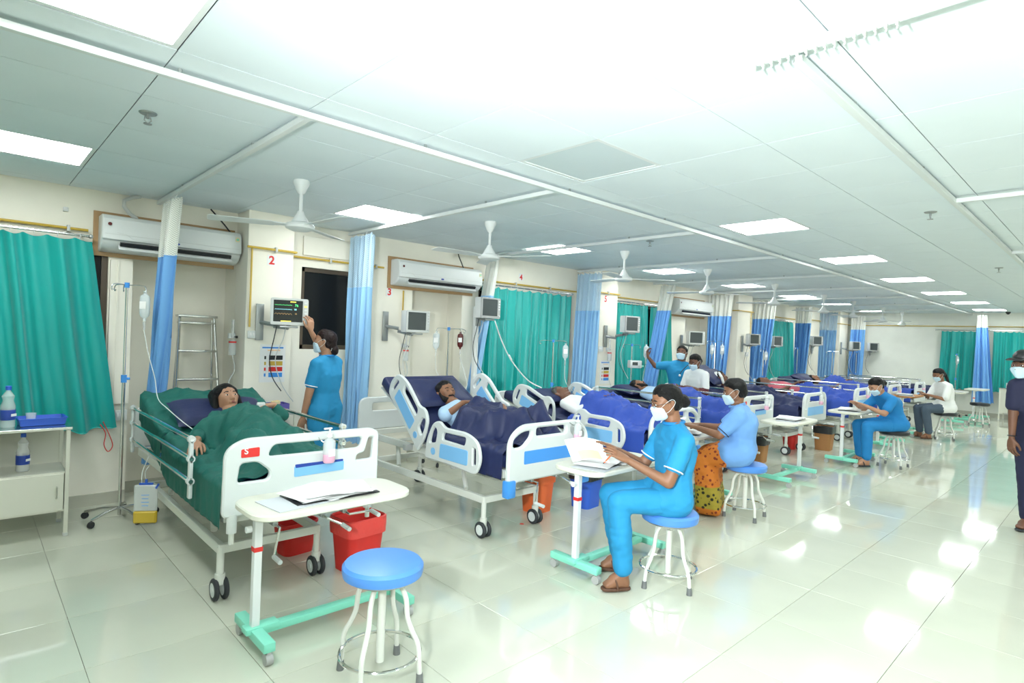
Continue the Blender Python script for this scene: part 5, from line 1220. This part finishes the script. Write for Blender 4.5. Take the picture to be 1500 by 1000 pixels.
# --- nurse writing on a black stool by the fifth bed
D13 = (-.76, .65); b13 = (9.22, 2.15, 0)
J13 = pts(b13, D13, 0, pelvis=(-.02, 0, .58), hipL=(-.02, .095, .58), hipR=(-.02, -.095, .58), chest=(.08, 0, .85), neck=(.20, 0, .98), shL=(.16, .165, .91), shR=(.16, -.165, .91),
          elL=(.30, .21, .73), wrL=(.50, .09, .825), elR=(.32, -.19, .74), wrR=(.52, -.06, .825), knL=(.45, .10, .55), knR=(.42, -.14, .54), anL=(.44, .10, .10), anR=(.36, -.15, .10), toL=(.56, .1, .04), toR=(.48, -.16, .04))
person('nurse in blue tunic bent over writing, seated on a black stool', b13, J13, (V((9.22, 2.15, 1.075))+V((*D13, 0))*.28, (-.66, .5, -.55), (-.4, .3, .85)), 'skin_a', 'bun', 'hair', 'uniform_deep', .65, 'uniform_deep', True, vox=.013, hvox=.0065, footwear='rubber', tunic=.3, curlL=.2, curlR=.35)
# --- woman in the white coat
D14 = (-.70, .71); b14 = (13.05, 2.26, 0)
J14 = pts(b14, D14, 0, pelvis=(-.02, 0, .58), hipL=(-.02, .095, .58), hipR=(-.02, -.095, .58), chest=(.03, 0, .88), neck=(.10, 0, 1.05), shL=(.07, .165, .97), shR=(.07, -.165, .97),
          elL=(.16, .21, .74), wrL=(.38, .12, .80), elR=(.18, -.19, .74), wrR=(.38, -.06, .82), knL=(.42, .10, .54), knR=(.42, -.12, .54), anL=(.34, .10, .10), anR=(.36, -.12, .10), toL=(.46, .1, .04), toR=(.48, -.12, .04))
person('woman in a short white coat with dark sleeves seated at the brown-topped table', b14, J14, (V((13.05, 2.26, 1.165))+V((*D14, 0))*.15, (-.68, .6, -.4), (-.3, .25, .9)), 'skin_b', 'tail', 'hair', 'white_cloth', .9, 'denim', True, vox=.014, hvox=.007, footwear='sandal', tunic=.35)
# --- standing nurse reaching for the monitor
D2 = (-.42, .9); b2 = (2.52, 5.22, 0)
J2 = pts(b2, D2, 0, pelvis=(0, 0, .80), hipL=(0, .09, .80), hipR=(0, -.09, .80), chest=(.0, 0, 1.12), neck=(.0, 0, 1.30), shL=(-.01, .155, 1.225), shR=(.01, -.15, 1.235),
         elL=(.03, .20, .95), wrL=(.10, .185, .73), elR=(.22, -.03, 1.34), wrR=(.10, .12, 1.50), knL=(.02, .09, .44), knR=(.0, -.09, .44), anL=(0, .09, .09), anR=(-.02, -.09, .09), toL=(.12, .1, .04), toR=(.1, -.1, .04))
J2['wrR'] = V((2.385, 5.30, 1.535)); J2['elR'] = V((2.53, 5.33, 1.32))
person('nurse in blue uniform standing with her back turned, one hand on the lit monitor', b2, J2, (V((2.50, 5.235, 1.43)), (-.75, .65, .06), (.05, 0, 1)), 'skin_a', 'lowbun', 'hairbrown', 'uniform', .62, 'uniform', True, vox=.011, hvox=.0055, footwear='rubber', tunic=.4, collar='uniform_deep', trim='trim_white', hdR=(-.05, -.05, .5), nR=(-.3, .9, 0), curlR=.7, curlL=.5)
# --- nurse reaching for the drip
b8 = (8.08, 4.75, 0)
J8 = pts(b8, (-.75, .1), 0, pelvis=(0, 0, .80), hipL=(0, .10, .80), hipR=(0, -.10, .80), chest=(0, 0, 1.10), neck=(0, 0, 1.27), shL=(0, .17, 1.20), shR=(0, -.17, 1.20), elL=(-.1, .1, .95), wrL=(-.1, .1, .75), elR=(.2, -.28, 1.2), wrR=(.3, -.36, 1.34), knL=(0, .1, .44), knR=(0, -.1, .44), anL=(0, .1, .09), anR=(0, -.1, .09), toL=(.13, .1, .04), toR=(.13, -.1, .04))
J8['elL'] = V((8.30, 4.60, .97)); J8['wrL'] = V((8.32, 4.62, .76)); J8['shR'] = V((7.93, 4.88, 1.21)); J8['shL'] = V((8.18, 4.62, 1.19)); J8['elR'] = V((7.80, 5.02, 1.19)); J8['wrR'] = V((7.71, 5.10, 1.33))
person('nurse in a bright blue top with a stethoscope reaching up to a drip bottle', b8, J8, (V((8.08, 4.735, 1.40)), (-.72, -.2, .12), (.1, 0, 1)), 'skin_c', 'lowbun', 'hair', 'uniform', .75, 'uniform_deep', True, vox=.013, hvox=.0065, tunic=.5, fat=1.15, hdR=(-.03, .12, 1), nR=(.2, -.9, 0), curlR=.9, hdL=(0, 0, -1), nL=(-1, 0, 0))
t = thing('stethoscope', 'pale stethoscope hanging on the nurse who reaches for the drip', 'stethoscope', (8.0, 4.66, 1.1)); b = B(); b.tube(smoothpts([(.1, -.08, .16), (.02, -.06, .12), (-.07, -.02, .03), (-.08, .0, -.02)]), .006, 6); b.build('tube', 'rubber', t); b = B(); b.ell((-.08, 0, -.03), (.018, .018, .018)); b.build('chest_piece', 'paper', t)
# --- staff member in white with maroon sleeves
b9 = (7.92, 4.36, 0)
J9 = pts(b9, (-.75, .2), 0, pelvis=(0, 0, .74), hipL=(0, .09, .74), hipR=(0, -.09, .74), chest=(.02, 0, 1.02), neck=(.05, 0, 1.17), shL=(.03, .165, 1.11), shR=(.03, -.165, 1.11), elL=(.06, .21, .86), wrL=(.27, .17, .925), elR=(.1, -.2, .86), wrR=(.3, -.12, .93), knL=(0, .09, .40), knR=(0, -.09, .40), anL=(0, .09, .09), anR=(0, -.09, .09), toL=(.13, .1, .04), toR=(.13, -.1, .04))
p9 = person('staff member in a white tunic over maroon sleeves leaning on the fourth bed rail', b9, J9, (V((7.85, 4.38, 1.285)), (-.75, .1, -.25), (-.1, 0, 1)), 'skin_c', 'bun', 'hair', 'white_cloth', .7, 'white_cloth', True, vox=.013, hvox=.0065, tunic=.5)
Jl = {k: V(v)-V(b9) for k, v in J9.items()}
for s in 'LR':
    b = B(); b.add(*blob([[(Jl['sh'+s].lerp(Jl['el'+s], .72), .05), (Jl['el'+s], .05)], [(Jl['el'+s], .05), (Jl['el'+s].lerp(Jl['wr'+s], .45), .042)]], .011, 3)); b.build('under_sleeve', 'maroon', p9, ang=180)
# --- man at the right edge with cap
b15 = (6.78, .60, 0)
J15 = pts(b15, (-.95, .3), 0, pelvis=(0, 0, .85), hipL=(0, .10, .85), hipR=(0, -.10, .85), chest=(0, 0, 1.18), neck=(.02, 0, 1.37), shL=(0, .19, 1.28), shR=(0, -.16, 1.28), elL=(-.02, .22, 1.02), wrL=(.04, .22, .80), elR=(-.02, -.20, 1.02), wrR=(.06, -.16, .80), knL=(.02, .10, .46), knR=(-.05, -.1, .46), anL=(0, .1, .09), anR=(-.1, -.1, .09), toL=(.14, .1, .04), toR=(.04, -.1, .04))
for k_ in list(J15): J15[k_] = V(J15[k_])+V((.73, -.69, 0))*(.0 if k_ == 'neck' else .05 if k_ == 'chest' else .13)
J15['shR'] = V((6.73, .67, 1.30)); J15['elR'] = V((6.71, .68, 1.06)); J15['wrR'] = V((6.69, .68, .84)); J15['shL'] = V((6.94, .42, 1.30)); J15['elL'] = V((7.0, .36, 1.04)); J15['wrL'] = V((7.0, .36, .82))
p15 = person('man in a black cap, mask and dark navy shirt at the right edge', b15, J15, (V((6.74, .62, 1.475)), (-.86, .45, -.05), (0, 0, 1)), 'skin_c', 'short', 'hair', 'dark_navy', .72, 'dark_navy', True, female=False, vox=.011, hvox=.0055, footwear='rubber', cuff='R', hdR=(.0, .0, -1), nR=(.7, -.6, 0), curlR=.5)
hc = V((6.74, .62, 1.475))-V(b15); R = frame_of((-.86, .45, -.05), (0, 0, 1)); b = B()
b.add(*blob([[(hc+R @ V((0, -.03, .06)), .088), (hc+R @ V((0, .015, .066)), .078)]], .008, 2)); cp = b.build('cap_crown', 'black', p15, ang=180)
b = B(); b.add(*blob([[(hc+R @ V((x, .15-.9*x*x*6, .058-.9*x*x)), .007) for x in (-.06, -.03, 0, .03, .06)]+[(hc+R @ V((x, .075, .064)), .007) for x in (-.065, 0, .065)]], .004, 1)); b.build('cap_peak', 'black', p15, ang=180)

# ------------------------------------------------------------------ patients and their bedding
def lying(label, key, hx, hy, hz, face, skin, hair, hairm, shirt, beard=False, arm=None, vox=.012, hvox=.0055, eyes=True, bindi=False, female=False, closed=False, sleeve=.7, upv=None, sc=1.0, hands='LR', curlL=.3, curlR=.3, nL=None, nR=None, hdL=None, hdR=None, fat=1.0):
    bd = BEDS[key]; X, Y = bd['X'], bd['Y']; P = bd['prof']
    def S(x, y, up_): return V((X+x, Y+y, surf_z(P, y)+up_))
    ny = hy-.16; J = dict(neck=S(hx, ny, .13), chest=S(hx, ny-.17, .115), pelvis=S(hx, ny-.48, .11), hipL=S(hx+.09, ny-.48, .11), hipR=S(hx-.09, ny-.48, .11), shL=S(hx+.165, ny-.055, .10), shR=S(hx-.165, ny-.055, .10))
    J.update(elL=S(hx+.23, ny-.30, .09), wrL=S(hx+.12, ny-.46, .22), elR=S(hx-.23, ny-.30, .09), wrR=S(hx-.1, ny-.44, .22))
    if arm: J.update({k: V(v) for k, v in arm.items()})
    a = math.radians(bd['back'])
    return person(label, (X+hx, Y+hy-.5, surf_z(P, hy-.5)), J, (V((X+hx, Y+hy, hz)), face, upv or (0, math.cos(a), math.sin(a)+.15)), skin, hair, hairm, shirt, sleeve, None, False, beard, eyes, vox, hvox, sc, legs=False, bindi=bindi, female=female, closed=closed, arms=hands, curlL=curlL, curlR=curlR, nL=nL, nR=nR, hdL=hdL, hdR=hdR, group='patients in bed', wr=.003, fat=fat), J
def loc_(J, base_key, n): return tuple(V(J[n])-V((BEDS[base_key]['X'], BEDS[base_key]['Y'], 0)))
# bed 1
drape('bed_sheet', 'dark green sheet spread over the raised back of the first bed', 1, 'sheetgreen', -.425, .425, 1.365, 2.07, hl=.20, hr=.12, cat='sheet', seed=4, fold=.012, lift=.014)
pillow('navy pillow under the head of the woman in green', 1, .0, 1.58, .66, .40, .13, 'navy', 0, .075)
pt1, J = lying('woman patient lying under a dark green blanket in the nearest bed', 1, .03, 1.52, .985, (.12, -.80, .45), 'skin_a', 'loose', 'hair', 'sheetgreen', bindi=True, female=True, vox=.010, hvox=.0045, sc=1.0, fat=1.12, upv=(-.1, .6, .8), sleeve=1.6,
      arm=dict(elR=(1.22, 4.42, .80), wrR=(1.135, 4.20, .775), elL=(1.83, 4.52, .87), wrL=(1.76, 4.53, .955)), hdR=(-.3, -.9, -.15), nR=(0, -.2, -1), hdL=(-.6, .05, -.05), nL=(0, 0, -1), curlL=.35, curlR=.4)
drape('blanket', 'dark green blanket covering the woman from chin to foot', 1, 'sheetgreen', -.422, .422, .06, 1.36, [((.03, 1.29, .80), .12, (.03, 1.0, .76), .185), ((.03, 1.0, .76), .185, (.03, .72, .74), .16), ((.03, 1.30, .83), .08, (-.12, 1.27, .80), .08), ((.14, .75, .73), .12, (.12, .14, .70), .08), ((-.10, .75, .73), .12, (-.12, .14, .70), .08), ((-.2, 1.18, .75), .09, (.2, 1.2, .77), .09)], hl=.22, hr=.20, seed=9, fold=.016, lift=.022, ny=100, nx=70)
t = thing('pulse_oximeter', 'white pulse oximeter clip on the hand of the woman in green', 'medical device', (1.665, 4.525, .945), -.2); b = B(); b.box((0, 0, .02), (.06, .034, .028), ch=.008); b.build('clip', 'white', t); b = B(); b.box((0, 0, .004), (.055, .03, .01), ch=.004); b.build('lower_jaw', 'white', t)
# bed 2
pillow('navy pillow behind the bearded man in the pale blue shirt', 2, -.02, 1.50, .66, .44, .10, 'navy', 0, .05)
pt2, J = lying('bearded man in a pale blue shirt resting in the second bed', 2, -.01, 1.36, .985, (-.05, -.84, .36), 'skin_b', 'short', 'hair', 'shirt_pale', beard=True, vox=.010, hvox=.0045, closed=True, upv=(.05, .75, .66), sleeve=.85,
      arm=dict(elR=(3.13, 4.14, .83), wrR=(3.29, 4.10, .945), elL=(3.63, 3.98, .82), wrL=(3.47, 3.76, .94)), hdR=(.9, .25, .05), nR=(0, -.1, -1), hdL=(-.7, -.65, -.25), nL=(0, -.2, -1), curlR=.2, curlL=.35)
drape('blanket', 'navy blanket over the raised knees of the man in the second bed', 2, 'navy', -.422, .422, .07, .93, [((-.11, .86, .77), .14, (-.10, .60, .76), .135), ((.11, .86, .77), .14, (.10, .60, .76), .135), ((0, .93, .78), .16, (0, .7, .76), .15), ((0, .82, .74), .14, (0, .66, .72), .13), ((.12, .66, .74), .10, (.24, .34, .89), .075), ((-.08, .66, .73), .10, (.04, .38, .86), .075), ((.24, .34, .89), .075, (.2, .12, .70), .06), ((.04, .38, .86), .075, (-.0, .12, .70), .06)], hl=.20, hr=.1, seed=21, fold=.014, lift=.02)
# bed 3
pillow('navy pillow on the third bed', 3, 0, 1.66, .6, .38, .12, 'navy', 0, .07)
pt3, J = lying('short-haired patient in a white shirt lying in the third bed', 3, -.02, 1.53, .885, (.32, -.25, .85), 'skin_c', 'short', 'hairgrey', 'white_cloth', vox=.012, hvox=.0055, sleeve=1.5, upv=(-.1, .95, .3))
drape('blanket', 'royal blue blanket over the patient in the third bed', 3, 'royal', -.422, .422, .07, 1.06, [((.1, 1.02, 0.79), .135, (.1, 0.72, 0.77), .13), ((-.1, 1.02, 0.79), .135, (-.1, 0.72, 0.77), .13), ((0, .9, .74), .15, (0, .65, .73), .13), ((.1, .65, .73), .11, (.1, .14, .70), .08), ((-.1, .65, .73), .11, (-.1, .14, .70), .08)], hl=.22, hr=.2, seed=25, fold=.015, lift=.018)
# bed 4
pillow('navy pillow on the fourth bed', 4, 0, 1.82, .62, .38, .12, 'navy', 0, .07)
pt4, J = lying('bearded patient in a pale shirt lying flat in the fourth bed', 4, .02, 1.74, .905, (.5, -.2, .8), 'skin_b', 'short', 'hair', 'shirt_pale', beard=True, vox=.013, hvox=.006, upv=(-.2, .95, .2))
drape('blanket', 'royal blue blanket over the patient in the fourth bed', 4, 'royal', -.422, .422, .07, 1.26, [((.1, 1.22, 0.79), .135, (.1, 0.95, 0.77), .13), ((-.1, 1.22, 0.79), .135, (-.1, 0.95, 0.77), .13), ((0, 1.05, .74), .15, (0, .75, .73), .13), ((.1, .75, .73), .11, (.1, .14, .70), .08), ((-.1, .75, .73), .11, (-.1, .14, .70), .08)], hl=.2, hr=.2, seed=27, fold=.016, lift=.018)
# bed 5
pillow('navy pillow on the fifth bed', 5, 0, 1.6, .62, .38, .12, 'navy', 0, .07)
pt5, J = lying('patient with a white scarf round the head in the fifth bed', 5, .02, 1.46, 1.01, (.25, -.75, .4), 'skin_c', 'short', 'hair', 'dark_navy', vox=.013, hvox=.006, upv=(-.1, .75, .6), female=True, sleeve=.9)
hc = V((9.02, 4.56, 1.01))-pt5.location; R = frame_of((.25, -.75, .4), (-.1, .75, .6)); b = B()
b.tube(smoothpts([hc+R @ V((.082*math.cos(k*PI/8), .035-.02*abs(math.sin(k*PI/8)), -.005+.105*math.sin(k*PI/8))) for k in range(16)]+[hc+R @ V((.082, .035, -.005))], 3), .022, 8); b.add(*hull([(hc+R @ V((0, -.04, .05)), .085), (hc+R @ V((0, -.05, -.03)), .08)])); b.build('scarf', 'white_cloth', pt5, ang=80)
drape('blanket', 'navy blanket over the patient in the fifth bed', 5, 'navy', -.422, .422, .07, 1.0, [((.1, 0.95, 0.79), .135, (.1, 0.7, 0.77), .13), ((-.1, 0.95, 0.79), .135, (-.1, 0.7, 0.77), .13), ((0, .9, .74), .15, (0, .65, .73), .13), ((.1, .65, .73), .11, (.1, .14, .70), .08), ((-.1, .65, .73), .11, (-.1, .14, .70), .08)], hl=.24, hr=.2, seed=31, fold=.015, lift=.018, nx=40, ny=60)
# bed 6
pt6, J = lying('patient in a pink top lying flat in the sixth bed', 6, .0, 1.70, .87, (.2, -.2, .9), 'skin_c', 'short', 'hair', 'pinkcloth', vox=.015, hvox=.008, upv=(0, .95, .2), eyes=False)
drape('blanket', 'royal blue blanket on the sixth bed', 6, 'royal', -.422, .422, .07, 1.1, [((0, 1.0, .74), .15, (0, .7, .73), .13), ((.1, .7, .73), .11, (.1, .14, .70), .08), ((-.1, .7, .73), .11, (-.1, .14, .70), .08)], hl=.26, hr=.2, seed=33, fold=.018, lift=.018, nx=40, ny=60)
# bed 7
pillow('navy pillow on the seventh bed', 7, 0, 1.68, .7, .4, .16, 'navy', 0, .09)
pt7, J = lying('dark-haired patient under blue covers in the seventh bed', 7, .02, 1.5, .90, (.3, -.3, .85), 'skin_b', 'loose', 'hair', 'royal', vox=.015, hvox=.008, upv=(0, .95, .3), eyes=False, female=True)
drape('blanket', 'bright blue blanket heaped on the seventh bed', 7, 'royal', -.422, .422, .07, 1.25, [((0, 1.15, .78), .17, (0, .7, .75), .15), ((.1, .7, .73), .13, (.1, .14, .70), .1), ((-.1, .7, .73), .13, (-.1, .14, .70), .1)], hl=.24, hr=.2, seed=35, fold=.02, lift=.018, nx=40, ny=60)
drape('blanket', 'blue blanket on the empty eighth bed', 8, 'royal', -.422, .422, .07, 1.4, [], hl=.2, hr=.2, seed=37, fold=.02, lift=.02, nx=40, ny=60)
drape('blanket', 'navy blanket on the ninth bed', 9, 'navy', -.422, .422, .07, 1.4, [], hl=.2, hr=.2, seed=39, fold=.02, lift=.02, nx=40, ny=60)
